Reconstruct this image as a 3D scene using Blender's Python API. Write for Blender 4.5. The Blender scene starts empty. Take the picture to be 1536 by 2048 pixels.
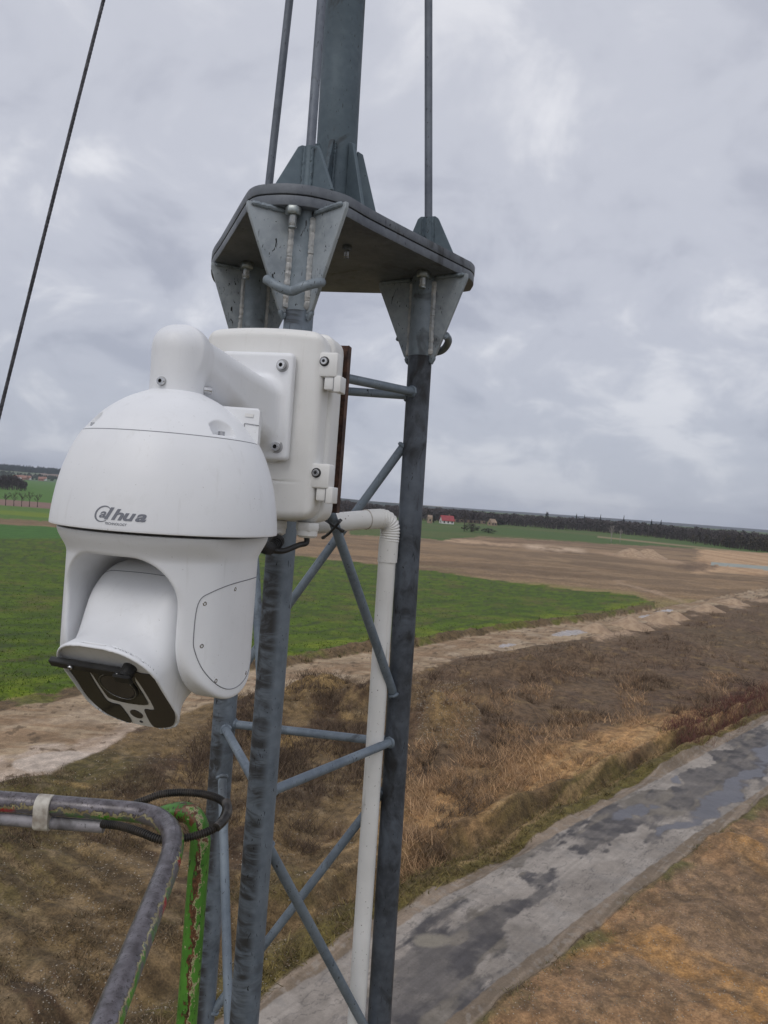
import bpy, bmesh, math, random
import numpy as np
from mathutils import Vector, Matrix
random.seed(7); rng = np.random.default_rng(11)
H = 12.0; F = 1539.0
TH = math.atan(0.075); PI = math.pi
PD = math.atan(22.5/F)
sc = bpy.context.scene; COL = sc.collection
fw = np.array([0, math.cos(PD), -math.sin(PD)]); u0 = np.array([0, math.sin(PD), math.cos(PD)]); r0 = np.array([1., 0, 0])
cr = math.cos(TH)*r0 + math.sin(TH)*u0; cu = -math.sin(TH)*r0 + math.cos(TH)*u0
def ray(px, py): return fw + (px-768)/F*cr - (py-1024)/F*cu
def WY(px, py, Y):
    d = ray(px, py); t = Y/d[1]; return np.array([0, 0, H]) + d*t
def WZ(px, py, z):
    d = ray(px, py); t = (z-H)/d[2]; return np.array([0, 0, H]) + d*t
def G(px, py): return WZ(px, py, 0.0)
def proj(X, Y, Z):
    Z = Z-H
    a = X*cr[0]+Y*cr[1]+Z*cr[2]; b = X*cu[0]+Y*cu[1]+Z*cu[2]; c = Y*fw[1]+Z*fw[2]
    return 768+F*a/c, 1024-F*b/c
# ------------------------------------------------------------------ noise
def _h(ix, iy, s):
    n = (ix.astype(np.int64)*374761393 + iy.astype(np.int64)*668265263 + s*1442695041) & 0xffffffff
    n = ((n ^ (n >> 13))*1274126177) & 0xffffffff
    n = n ^ (n >> 16)
    return (n & 0xffffff)/float(0xffffff)
def vnoise(x, y, s=0):
    x = np.asarray(x, float); y = np.asarray(y, float)
    ix = np.floor(x); iy = np.floor(y); fx = x-ix; fy = y-iy
    fx = fx*fx*(3-2*fx); fy = fy*fy*(3-2*fy)
    a = _h(ix, iy, s); b = _h(ix+1, iy, s); c = _h(ix, iy+1, s); d = _h(ix+1, iy+1, s)
    return (a*(1-fx)+b*fx)*(1-fy)+(c*(1-fx)+d*fx)*fy
def fbm(x, y, o=4, s=0, g=.5):
    t = 0; a = 1; m = 0
    for k in range(o):
        t = t+a*vnoise(np.asarray(x)*2**k+17.3*k, np.asarray(y)*2**k-9.1*k, s+k*13); m += a; a *= g
    return t/m
def sstep(a, b, x): t = np.clip((x-a)/(b-a), 0, 1); return t*t*(3-2*t)
# ------------------------------------------------------------------ objects
def tag(o, label=None, cat=None, group=None, kind=None):
    if label: o['label'] = label
    if cat: o['category'] = cat
    if group: o['group'] = group
    if kind: o['kind'] = kind
    return o
def wloc(o):
    v = np.zeros(3)
    while o is not None: v = v+np.array(o.location); o = o.parent
    return v
def empty(name, loc, label, cat, group=None):
    o = bpy.data.objects.new(name, None); COL.objects.link(o); o.location = Vector([float(c) for c in loc]); o.empty_display_size = .1
    return tag(o, label, cat, group)
def meshobj(name, V, Fc, mat, parent=None, smooth=True, loc=None, col=None, extra=None):
    V = np.asarray(V, np.float64)
    off = wloc(parent) if parent is not None else (np.array(loc, float) if loc is not None else np.zeros(3))
    me = bpy.data.meshes.new(name)
    V = V-off
    if isinstance(Fc, np.ndarray):
        n, k = Fc.shape
        me.vertices.add(len(V)); me.vertices.foreach_set('co', V.astype(np.float32).ravel())
        me.loops.add(n*k); me.loops.foreach_set('vertex_index', Fc.astype(np.int32).ravel())
        me.polygons.add(n); me.polygons.foreach_set('loop_start', np.arange(0, n*k, k, dtype=np.int32))
        me.polygons.foreach_set('loop_total', np.full(n, k, np.int32))
        me.update(calc_edges=True)
    else:
        me.from_pydata([tuple(map(float, v)) for v in V], [], [tuple(int(i) for i in f) for f in Fc])
    if smooth:
        me.polygons.foreach_set('use_smooth', np.ones(len(me.polygons), bool))
    if col is not None:
        a = me.attributes.new('Col', 'FLOAT_COLOR', 'POINT')
        c = np.ones((len(V), 4), np.float32); c[:, :3] = col; a.data.foreach_set('color', c.ravel())
    if extra is not None:
        for kname, arr in extra.items():
            a = me.attributes.new(kname, 'FLOAT', 'POINT'); a.data.foreach_set('value', arr.astype(np.float32))
    me.update()
    if smooth == 'auto': me.set_sharp_from_angle(angle=math.radians(35))
    me.materials.append(mat)
    o = bpy.data.objects.new(name, me); COL.objects.link(o)
    if parent is not None: o.parent = parent
    elif loc is not None: o.location = Vector([float(c) for c in loc])
    return o
class MB:
    def __init__(s): s.V = []; s.F = []
    def add(s, V, Fc):
        n = len(s.V); s.V += [tuple(map(float, v)) for v in V]; s.F += [tuple(i+n for i in f) for f in Fc]; return s
    def build(s, name, mat, parent=None, smooth='auto', loc=None): return meshobj(name, s.V, s.F, mat, parent, smooth, loc)
def nrm(v): v = np.asarray(v, float); return v/np.linalg.norm(v)
def tube(path, r, seg=16, cap=True, closed=False):
    P = [np.asarray(p, float) for p in path]; n = len(P)
    R = r if hasattr(r, '__len__') else [r]*n
    T = []
    for i in range(n):
        a = P[(i-1) % n] if (i > 0 or closed) else P[0]; b = P[(i+1) % n] if (i < n-1 or closed) else P[-1]
        T.append(nrm(b-a))
    up = np.array([0, 0, 1.]) if abs(T[0][2]) < .9 else np.array([1., 0, 0])
    N = nrm(np.cross(T[0], up)); V = []
    for i in range(n):
        N = nrm(N-T[i]*np.dot(N, T[i])); B = np.cross(T[i], N)
        for k in range(seg):
            a = 2*PI*k/seg; V.append(P[i]+R[i]*(math.cos(a)*N+math.sin(a)*B))
    Fc = []
    for i in range(n if closed else n-1):
        j = (i+1) % n
        for k in range(seg):
            l = (k+1) % seg; Fc.append((i*seg+k, i*seg+l, j*seg+l, j*seg+k))
    if cap and not closed:
        Fc.append(tuple(range(seg-1, -1, -1))); Fc.append(tuple((n-1)*seg+k for k in range(seg)))
    return V, Fc
def spline(pts, n=8, closed=False):
    P = [np.asarray(p, float) for p in pts]; out = []; m = len(P)
    g = (lambda i: P[i % m]) if closed else (lambda i: P[min(max(i, 0), m-1)])
    for i in range(m if closed else m-1):
        a, b, c, d = g(i-1), g(i), g(i+1), g(i+2)
        for k in range(n):
            t = k/n
            out.append(.5*((2*b)+(-a+c)*t+(2*a-5*b+4*c-d)*t*t+(-a+3*b-3*c+d)*t**3))
    if not closed: out.append(P[-1])
    return out
def box(c, ax, half):
    c = np.asarray(c, float); a = [np.asarray(x, float) for x in ax]
    V = [c+sx*half[0]*a[0]+sy*half[1]*a[1]+sz*half[2]*a[2] for sx in (-1, 1) for sy in (-1, 1) for sz in (-1, 1)]
    return V, [(0, 1, 3, 2), (4, 6, 7, 5), (0, 4, 5, 1), (2, 3, 7, 6), (0, 2, 6, 4), (1, 5, 7, 3)]
def bevel(V, Fc, w, seg=2):
    bm = bmesh.new(); vs = [bm.verts.new(tuple(map(float, v))) for v in V]
    for f in Fc: bm.faces.new([vs[i] for i in f])
    bmesh.ops.recalc_face_normals(bm, faces=bm.faces)
    bmesh.ops.bevel(bm, geom=list(bm.edges), offset=w, segments=seg, profile=.5, affect='EDGES', clamp_overlap=True)
    V2 = [tuple(v.co) for v in bm.verts]; bm.verts.index_update(); F2 = [tuple(v.index for v in f.verts) for f in bm.faces]; bm.free()
    return V2, F2
def prism(pts, d):
    """closed 3D outline (planar) pushed along d"""
    P = [np.asarray(p, float) for p in pts]; d = np.asarray(d, float); n = len(P)
    return P+[p+d for p in P], [tuple(range(n)), tuple(range(2*n-1, n-1, -1))]+[(i, (i+1) % n+0, (i+1) % n+n, i+n)[::-1] for i in range(n)]
def fixn(V, Fc):
    bm = bmesh.new(); vs = [bm.verts.new(tuple(map(float, v))) for v in V]
    for f in Fc: bm.faces.new([vs[i] for i in f])
    bmesh.ops.recalc_face_normals(bm, faces=bm.faces)
    bm.verts.index_update(); F2 = [tuple(v.index for v in f.verts) for f in bm.faces]; bm.free()
    return V, F2
# ------------------------------------------------------------------ sdf -> mesh (surface nets)
def surfnet(f, lo, hi, h):
    lo = np.array(lo, float); n = [int(math.ceil((b-a)/h))+1 for a, b in zip(lo, hi)]
    ax = [lo[i]+h*np.arange(n[i]) for i in range(3)]
    X, Y, Z = np.meshgrid(*ax, indexing='ij'); v = f(X, Y, Z); ins = v < 0
    c = np.zeros([m-1 for m in n], np.int8)
    offs = [(a, b, d) for a in (0, 1) for b in (0, 1) for d in (0, 1)]
    sl = lambda o: tuple(slice(o[i], n[i]-1+o[i]) for i in range(3))
    for o in offs: c += ins[sl(o)]
    m = (c > 0) & (c < 8); idx = np.full(m.shape, -1, np.int64); I = np.argwhere(m); idx[m] = np.arange(len(I))
    cv = {o: v[I[:, 0]+o[0], I[:, 1]+o[1], I[:, 2]+o[2]] for o in offs}
    acc = np.zeros((len(I), 3)); cnt = np.zeros(len(I))
    for o in offs:
        for k in range(3):
            if o[k] == 0:
                q = list(o); q[k] = 1; q = tuple(q); a = cv[o]; b = cv[q]; cross = (a < 0) != (b < 0)
                t = np.where(cross, a/np.where(cross, a-b, 1), 0); p = np.tile(np.array(o, float), (len(I), 1)); p[:, k] += t
                acc[cross] += p[cross]; cnt[cross] += 1
    P = lo+h*(I+acc/cnt[:, None])
    Fc = []
    for k in range(3):
        a, b = [(1, 2), (2, 0), (0, 1)][k]
        s0 = [slice(None)]*3; s1 = [slice(None)]*3; s0[k] = slice(0, -1); s1[k] = slice(1, None)
        A = ins[tuple(s0)]; B = ins[tuple(s1)]; E = np.argwhere(A != B)
        ok = (E[:, a] > 0) & (E[:, b] > 0) & (E[:, a] < n[a]-1) & (E[:, b] < n[b]-1); E = E[ok]
        sg = A[E[:, 0], E[:, 1], E[:, 2]]
        def g(da, db):
            q = E.copy(); q[:, a] += da; q[:, b] += db; return idx[q[:, 0], q[:, 1], q[:, 2]]
        Q = np.stack([g(-1, -1), g(0, -1), g(0, 0), g(-1, 0)], 1); Q[~sg] = Q[~sg][:, ::-1]; Fc.append(Q)
    Fc = np.concatenate(Fc)
    e = h*.25
    for _ in range(3):
        x, y, z = P.T; v0 = f(x, y, z)
        g = np.stack([f(x+e, y, z)-f(x-e, y, z), f(x, y+e, z)-f(x, y-e, z), f(x, y, z+e)-f(x, y, z-e)], 1)/(2*e)
        st = np.clip(v0/np.maximum((g**2).sum(1), .15), -h*.5, h*.5); P = P-g*st[:, None]*.8
    return P, Fc
def smin(a, b, k): hh = np.clip(.5+.5*(b-a)/k, 0, 1); return b*(1-hh)+a*hh-k*hh*(1-hh)
def smax(a, b, k): return -smin(-a, -b, k)
def rbox(x, y, z, hx, hy, hz, r):
    qx = abs(x)-hx+r; qy = abs(y)-hy+r; qz = abs(z)-hz+r
    return np.sqrt(np.maximum(qx, 0)**2+np.maximum(qy, 0)**2+np.maximum(qz, 0)**2)+np.minimum(np.maximum(qx, np.maximum(qy, qz)), 0)-r
def rbox2(x, y, hx, hy, r):
    qx = abs(x)-hx+r; qy = abs(y)-hy+r
    return np.sqrt(np.maximum(qx, 0)**2+np.maximum(qy, 0)**2)+np.minimum(np.maximum(qx, qy), 0)-r
# ------------------------------------------------------------------ materials
def srgb(r, g, b):
    f = lambda c: (c/255/12.92) if c/255 <= .04045 else ((c/255+.055)/1.055)**2.4
    return (f(r), f(g), f(b))
class NT:
    def __init__(s, name):
        s.m = bpy.data.materials.new(name); s.m.use_nodes = True; s.t = s.m.node_tree; s.n = s.t.nodes; s.L = s.t.links
        s.b = s.n['Principled BSDF']; s.tc = s.n.new('ShaderNodeTexCoord')
    def link(s, a, b): s.L.new(a, b)
    def map(s, scale=(1, 1, 1), src='Object'):
        q = s.n.new('ShaderNodeMapping'); q.inputs['Scale'].default_value = scale; s.link(s.tc.outputs[src], q.inputs[0]); return q.outputs[0]
    def noise(s, scale, detail=5, rough=.55, vec=None, dist=0):
        q = s.n.new('ShaderNodeTexNoise'); q.inputs['Scale'].default_value = scale; q.inputs['Detail'].default_value = detail
        q.inputs['Roughness'].default_value = rough; q.inputs['Distortion'].default_value = dist
        s.link(vec if vec is not None else s.tc.outputs['Object'], q.inputs['Vector']); return q.outputs['Fac']
    def ramp(s, fac, a, b, lo=0., hi=1.):
        q = s.n.new('ShaderNodeMapRange'); q.interpolation_type = 'SMOOTHSTEP'
        for i, v in zip(range(1, 5), (a, b, lo, hi)): q.inputs[i].default_value = v
        s.link(fac, q.inputs[0]); return q.outputs[0]
    def mix(s, fac, a, b, mode='MIX'):
        q = s.n.new('ShaderNodeMix'); q.data_type = 'RGBA'; q.blend_type = mode
        if isinstance(fac, (int, float)): q.inputs[0].default_value = fac
        else: s.link(fac, q.inputs[0])
        for i, c in ((6, a), (7, b)):
            if isinstance(c, tuple): q.inputs[i].default_value = (*c[:3], 1)
            else: s.link(c, q.inputs[i])
        return q.outputs[2]
    def math(s, op, a, b=0.):
        q = s.n.new('ShaderNodeMath'); q.operation = op
        for i, c in ((0, a), (1, b)):
            if isinstance(c, (int, float)): q.inputs[i].default_value = c
            else: s.link(c, q.inputs[i])
        return q.outputs[0]
    def sep(s, v):
        q = s.n.new('ShaderNodeSeparateXYZ'); s.link(v, q.inputs[0]); return q.outputs
    def bump(s, fac, dist, strength=1.):
        q = s.n.new('ShaderNodeBump'); q.inputs['Distance'].default_value = dist; q.inputs['Strength'].default_value = strength
        s.link(fac, q.inputs['Height']); s.link(q.outputs[0], s.b.inputs['Normal']); return q
    def fin(s, col=None, rough=.5, metal=0., spec=.5):
        if col is not None:
            if isinstance(col, tuple): s.b.inputs['Base Color'].default_value = (*col, 1)
            else: s.link(col, s.b.inputs['Base Color'])
        if isinstance(rough, (int, float)): s.b.inputs['Roughness'].default_value = rough
        else: s.link(rough, s.b.inputs['Roughness'])
        if isinstance(metal, (int, float)): s.b.inputs['Metallic'].default_value = metal
        else: s.link(metal, s.b.inputs['Metallic'])
        s.b.inputs['Specular IOR Level'].default_value = spec
        return s.m
def simple(name, c1, c2, scale=20, rough=.5, metal=0., bs=None, bd=.0005, lo=.35, hi=.65, spec=.5):
    t = NT(name); f = t.noise(scale); c = t.mix(t.ramp(f, lo, hi), c1, c2)
    if bs: t.bump(t.noise(bs, 3), bd)
    return t.fin(c, rough, metal, spec)
def m_galv(name, dark=(.035, .032, .03), a=(.10, .125, .155), b=(.19, .225, .265), amt=.5, streak=False, side=None):
    t = NT(name)
    base = t.mix(t.ramp(t.noise(7, 6), .3, .7), a, b)
    base = t.mix(t.ramp(t.noise(55, 4), .35, .75, 0, .35), base, (b[0]*1.35, b[1]*1.32, b[2]*1.28))
    v = t.map((9, 9, 26)) if streak else t.map((14, 14, 9))
    n1 = t.noise(1., 4, .6, v, 1.2); n2 = t.noise(4.5, 3)
    pat = t.ramp(t.math('ADD', t.math('MULTIPLY', n1, .55), t.math('MULTIPLY', n2, .45)), .58-.12*amt, .66-.02*amt, 0, .55+.4*amt)
    if side:
        q = t.n.new('ShaderNodeVectorMath'); q.operation = 'DOT_PRODUCT'; t.link(t.tc.outputs['Normal'], q.inputs[0]); q.inputs[1].default_value = side
        sm = t.noise(1., 5, .62, t.map((10, 10, 30)), 1.5); sm2 = t.noise(1., 3, .5, t.map((3, 3, 7)), .5)
        k = t.math('ADD', t.math('MULTIPLY', sm, .6), t.math('MULTIPLY', sm2, .4))
        pat = t.math('MAXIMUM', t.math('MULTIPLY', pat, .5), t.math('MULTIPLY', t.ramp(q.outputs['Value'], .45, .92), t.ramp(k, .40, .58, .1, .92)))
    c = t.mix(pat, base, dark)
    ck = t.ramp(t.noise(3, 2, .5, t.map((30, 30, 8)), 3), .693, .70)
    c = t.mix(ck, c, (.02, .02, .022))
    t.bump(t.noise(90, 4), .0006)
    return t.fin(c, t.ramp(n2, .3, .7, .5, .68), .25, .4)
M_leg = m_galv('galvanised_leg', a=(.115,.14,.17), b=(.19,.225,.265), amt=.62, streak=True, side=(-.55, -.83, 0))
M_legr = m_galv('weathered_leg', a=(.048, .054, .064), b=(.11, .128, .155), amt=.95, dark=(.020, .019, .019))
M_rod = m_galv('galvanised_rod', a=(.13, .16, .195), b=(.21, .25, .29), amt=.12)
M_pole = m_galv('pole_paint', a=(.072, .098, .118), b=(.098, .13, .152), amt=.0)
M_stay = m_galv('stay_paint', a=(.11, .125, .155), b=(.15, .17, .20), amt=.1)
M_plate = m_galv('flange_steel', a=(.09, .10, .12), b=(.15, .165, .185), amt=.45, dark=(.03, .027, .023))
M_gus = m_galv('gusset_steel', a=(.13, .16, .18), b=(.22, .255, .285), amt=.15)
M_gusl = m_galv('bright_gusset_steel', a=(.21, .24, .265), b=(.34, .375, .40), amt=.2)
M_weld = simple('silver_painted_weld', (.30, .31, .31), (.46, .45, .43), 40, .45, .15, 120, .0015)
def m_white(name, a, b, dirt):
    t = NT(name); c = t.mix(t.ramp(t.noise(6), .35, .65), a, b)
    dr = t.ramp(t.noise(1, 5, .65, t.map((70, 70, 7)), .4), .56, .74, 0, .16); dust = t.ramp(t.noise(16, 7, .7), .55, .75, 0, .14); sp = t.ramp(t.noise(260, 2), .735, .76, 0, .5)
    c = t.mix(dr, c, dirt); c = t.mix(dust, c, dirt); c = t.mix(sp, c, (.22, .2, .17))
    t.bump(t.noise(900, 3), .00006); return t.fin(c, t.ramp(t.noise(12, 5), .3, .7, .36, .52))
M_wht = m_white('white_camera_paint', (.74, .75, .77), (.79, .80, .815), (.42, .41, .38))
M_box = m_white('white_box_paint', (.69, .685, .665), (.75, .745, .725), (.40, .38, .33))
def m_pvc():
    t = NT('white_pvc'); z = t.noise(2.2, 5, .6, t.map((12, 12, 1.6)), .6)
    c = t.mix(t.ramp(t.noise(5, 4), .3, .7), (.70, .69, .66), (.81, .80, .775))
    c = t.mix(t.ramp(z, .58, .74, 0, .7), c, (.33, .31, .27)); c = t.mix(t.ramp(t.noise(140, 2), .70, .74), c, (.2, .17, .14))
    return t.fin(c, .45)
M_pvc = m_pvc()
M_blk = simple('black_plastic', (.008, .008, .009), (.02, .02, .02), 30, .5)
M_blk2 = simple('dusty_black_hose', (.012, .011, .010), (.045, .036, .028), 25, .6)
M_glass = simple('dark_window_glass', (.004, .004, .005), (.012, .011, .012), 12, .06, 0)
M_glassr = simple('smoked_side_window', (.018, .014, .015), (.028, .022, .022), 12, .28, 0)
M_lens = simple('lens_glass', (.02, .018, .02), (.045, .04, .045), 4, .03, .3)
M_steel = simple('stainless_steel', (.42, .42, .43), (.6, .6, .6), 60, .25, .9)
M_dark = simple('dark_seam', (.03, .03, .032), (.05, .05, .055), 40, .8)
M_seam = simple('soft_seam', (.16, .165, .18), (.2, .205, .22), 40, .8)
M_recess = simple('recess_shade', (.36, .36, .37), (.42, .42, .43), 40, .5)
M_logo = simple('grey_print', (.17, .18, .21), (.19, .20, .23), 30, .5)
M_rust = (lambda t: (t.bump(t.noise(120, 4), .001), t.fin(t.mix(t.ramp(t.noise(40, 6, .7), .4, .62), (.035, .018, .014), (.11, .055, .035)), .85))[1])(NT('rusty_iron'))
M_cable = simple('steel_wire', (.03, .03, .035), (.09, .09, .10), 60, .5, .5)
def m_rail():
    t = NT('worn_rail_paint'); s = t.sep(t.tc.outputs['Normal'])
    w = t.math('ADD', t.math('SUBTRACT', s[2], t.math('MULTIPLY', t.math('MAXIMUM', s[0], 0.), .95)), t.math('ADD', t.math('MULTIPLY', t.math('SUBTRACT', t.noise(90, 6, .7), .5), 2.0), t.math('MULTIPLY', t.math('SUBTRACT', t.noise(12, 5, .6), .5), 2.4)))
    grey = t.mix(t.ramp(t.noise(45, 7, .7), .3, .7), (.06, .052, .056), (.165, .15, .165))
    sc_ = t.ramp(t.noise(1, 3, .5, t.map((90, 90, 90)), 3), .60, .64, 0, .85); grey = t.mix(sc_, grey, (.03, .022, .02))
    cream = t.mix(t.ramp(t.noise(50, 4), .4, .6), (.40, .36, .20), (.24, .20, .11))
    green = t.mix(t.ramp(t.noise(70, 4), .35, .7), (.05, .22, .012), (.09, .30, .02))
    red = t.ramp(t.noise(9, 2, .4), .55, .57)
    c = t.mix(red, green, (.42, .025, .02))
    c = t.mix(t.ramp(w, -.28, -.24), t.mix(t.ramp(t.noise(12, 4), .45, .55), (.13, .12, .13), c), cream)
    c = t.mix(t.ramp(w, -.02, .04), c, grey)
    t.bump(t.ramp(w, -.02, .04), .0012); return t.fin(c, t.ramp(t.noise(30), .3, .7, .22, .42), .2)
M_rail = m_rail()
def m_green():
    t = NT('green_post_paint'); s = t.sep(t.tc.outputs['Normal'])
    n1 = t.noise(120, 6, .7, t.map((1, 1, .5))); n2 = t.noise(16, 5, .6, t.map((1, 1, .6)))
    w = t.math('ADD', s[0], t.math('ADD', t.math('MULTIPLY', t.math('SUBTRACT', n1, .5), 2.2), t.math('MULTIPLY', t.math('SUBTRACT', n2, .5), 1.9)))
    g = t.mix(t.ramp(t.noise(22, 5), .3, .7), (.045, .155, .018), (.08, .235, .028))
    g = t.mix(t.ramp(t.noise(60, 5, .65, t.map((1, 1, .4)), 2), .60, .63), g, (.02, .03, .012)); g = t.mix(t.ramp(t.noise(85, 4, .6), .66, .68), g, (.40, .37, .22))
    rust = t.mix(t.ramp(t.noise(60, 6, .7), .35, .65), (.035, .012, .006), (.17, .075, .032))
    a = t.ramp(w, -.12, -.09); b = t.ramp(w, .26, .29); b2 = t.ramp(w, .40, .43)
    c = t.mix(a, g, rust); c = t.mix(b, c, (.34, .30, .17)); c = t.mix(b2, c, g)
    t.bump(t.math('ADD', a, t.math('MULTIPLY', n1, .5)), .0008); return t.fin(c, .4)
M_green = m_green()
M_band = simple('cream_band_tape', (.55, .52, .46), (.28, .24, .2), 35, .6, 0, 60, .001)
M_vc = {}
def m_vcol(name, rough=.95, nscale=0, namt=0., trans=0.):
    t = NT(name); a = t.n.new('ShaderNodeAttribute'); a.attribute_name = 'Col'; c = a.outputs['Color']
    if nscale: c = t.mix(1., c, t.mix(t.ramp(t.noise(nscale, 4), .25, .75), (1-namt,)*3, (1+namt,)*3), 'MULTIPLY')
    return t.fin(c, rough, 0, .25)
M_veg = m_vcol('dry_vegetation'); M_tree = m_vcol('bare_twigs')
def m_ground():
    t = NT('earth_and_grass'); a = t.n.new('ShaderNodeAttribute'); a.attribute_name = 'Col'
    w = t.n.new('ShaderNodeAttribute'); w.attribute_name = 'wet'; wf = w.outputs['Fac']
    g = t.n.new('ShaderNodeAttribute'); g.attribute_name = 'rgh'; gf = g.outputs['Fac']
    n1 = t.noise(2.3, 9, .66); n2 = t.noise(.35, 4); n3 = t.noise(16., 5, .65)
    k = t.mix(1., t.mix(t.ramp(n1, .32, .68), (.64,)*3, (1.40,)*3), t.mix(t.ramp(n3, .3, .7), (.68,)*3, (1.34,)*3), 'MULTIPLY')
    c = t.mix(gf, a.outputs['Color'], t.mix(1., a.outputs['Color'], k, 'MULTIPLY'))
    c = t.mix(1., c, t.mix(t.ramp(n2, .3, .7), (.88,)*3, (1.12,)*3), 'MULTIPLY')
    r = t.math('SUBTRACT', .95, t.math('MULTIPLY', wf, .87))
    bm = t.math('MULTIPLY', t.math('ADD', n1, t.math('MULTIPLY', n3, .35)), gf); t.bump(bm, .10, .8)
    return t.fin(c, r, 0, .35)
M_gnd = m_ground()
# ================================================================== TERRAIN
ip = lambda x, pts: np.interp(x, [p[0] for p in pts], [p[1] for p in pts])
FT = [(-900, 985), (0, 1048), (105, 1054), (350, 1088), (590, 1112), (700, 1123), (850, 1140), (1000, 1161), (1150, 1180), (1270, 1192), (1300, 1204)]
FB = [(-900, 1560), (0, 1398), (130, 1378), (350, 1347), (560, 1314), (735, 1288), (831, 1278), (1040, 1247), (1183, 1228), (1279, 1209), (1300, 1204)]
TT = [(-900, 1600), (0, 1422), (130, 1395), (350, 1362), (580, 1332), (735, 1304), (831, 1294), (1000, 1262), (1183, 1243), (1351, 1210), (1423, 1196), (1536, 1176), (2400, 1120)]
TB = [(-900, 1830), (0, 1562), (100, 1545), (190, 1508), (300, 1442), (420, 1408), (560, 1388), (720, 1370), (831, 1345), (928, 1317), (1087, 1290), (1183, 1274), (1260, 1253), (1351, 1230), (1423, 1213), (1536, 1192), (2400, 1134)]
def _smooth(pts, deg=3):                     # an even curve through a few measured edge points
    x = np.array([p[0] for p in pts], float); y = np.array([p[1] for p in pts], float); c = np.polyfit((x-1000)/1000, y, deg)
    xs = np.arange(250, 1621, 30.); ys = np.polyval(c, (xs-1000)/1000); s0 = (ys[1]-ys[0])/30; s1 = (ys[-1]-ys[-2])/30
    return [(-600, ys[0]+s0*(-850))]+list(zip(xs, ys))+[(2400, ys[-1]+s1*.8*(2400-xs[-1]))]
RA = _smooth([(300, 2120), (420, 2050), (520, 1988), (680, 1895), (798, 1822), (944, 1742), (1028, 1694), (1168, 1614), (1288, 1549), (1420, 1482), (1536, 1427), (1600, 1400)], 2)
RB = [(x, y+max(10., 30-(x-700)*.018)) for x, y in RA]
RC = _smooth([(908, 2030), (1080, 1900), (1298, 1738), (1387, 1668), (1470, 1612), (1536, 1570), (1600, 1532)], 2)
RD = [(x, y+max(14., 46-(x-950)*.032)) for x, y in RC]
def hgt(X, Y):
    px, py = proj(X, Y, np.zeros_like(X)); Yc = np.maximum(Y, 1)
    m = F*H/Yc**2                                  # px per metre of depth
    road = sstep(0, 1, (py-ip(px, RA))/(m*1.2))*sstep(0, 1, (ip(px, RD)-py)/(m*1.2))
    trk = sstep(0, 1, (py-ip(px, TT)+m)/(m*2))*sstep(0, 1, (ip(px, TB)-py+m)/(m*2))
    fld = sstep(0, 1, (py-ip(px, FT))/(m*2))*sstep(0, 1, (ip(px, FB)-py)/(m*2))
    rough = (1-road)*(1-trk)*(1-fld)*sstep(260, 120, Y)
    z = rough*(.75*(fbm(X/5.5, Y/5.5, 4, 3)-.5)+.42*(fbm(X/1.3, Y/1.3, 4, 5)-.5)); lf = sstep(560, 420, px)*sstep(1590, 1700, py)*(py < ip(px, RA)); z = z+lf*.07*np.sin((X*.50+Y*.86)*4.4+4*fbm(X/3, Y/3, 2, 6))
    z = z+(1-rough)*sstep(300, 100, Y)*(.05*(fbm(X/2.5, Y/2.5, 3, 8)-.5)+trk*.16*(fbm(X/1.6, Y/1.6, 3, 9)-.5))
    # verge ditch beside the paved road, tyre ruts
    dv = (ip(px, RA)-py)/m; z = z-.48*np.exp(-((dv-2.9)/.9)**2)*(Y < 120)*sstep(-2, 1, dv)+.30*np.exp(-((dv-4.4)/.8)**2)*(Y < 120)*(.5+vnoise(X/2, Y/2, 14))
    dd = (ip(px, TT)-py)/m; z = z+.5*np.exp(-((dd-1.6)/.9)**2)*(Y < 160)*(px > 300)*(px < 1310)*(.6+.8*vnoise(X/2, Y/2, 4))
    for cx, cy, r, hh in [(885, 1450, 4.0, 1.7), (640, 1400, 3.0, 1.3), (540, 1420, 2.6, 1.0), (745, 1425, 2.6, 1.1), (960, 1400, 3.0, .9), (1080, 1350, 3.2, .9), (1010, 1345, 3.5, .7), (1160, 1315, 3.5, .7), (40, 1590, 1.6, .5), (1460, 1700, 1.6, .3), (1390, 1830, 1.8, .25)]:
        g = G(cx, cy); d2 = (X-g[0])**2+(Y-g[1])**2
        z = z+hh*np.exp(-d2/(r*r*.5))*(.5+1.0*fbm(X/.9, Y/.9, 4, 21))
    return z
du, dvn = 2.2, 2.2
U = np.concatenate([np.arange(-1560, -1180, 5.), np.arange(-1180, 1181, du), np.arange(1185, 1560, 5.)])
Vv = np.concatenate([np.arange(6.2, 70, 1.0), np.arange(70, 1500, dvn)])
UU, VV = np.meshgrid(U, Vv)
Yg = H*F/VV; Xg = UU*H/VV
Z0 = hgt(Xg, Yg)
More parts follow.
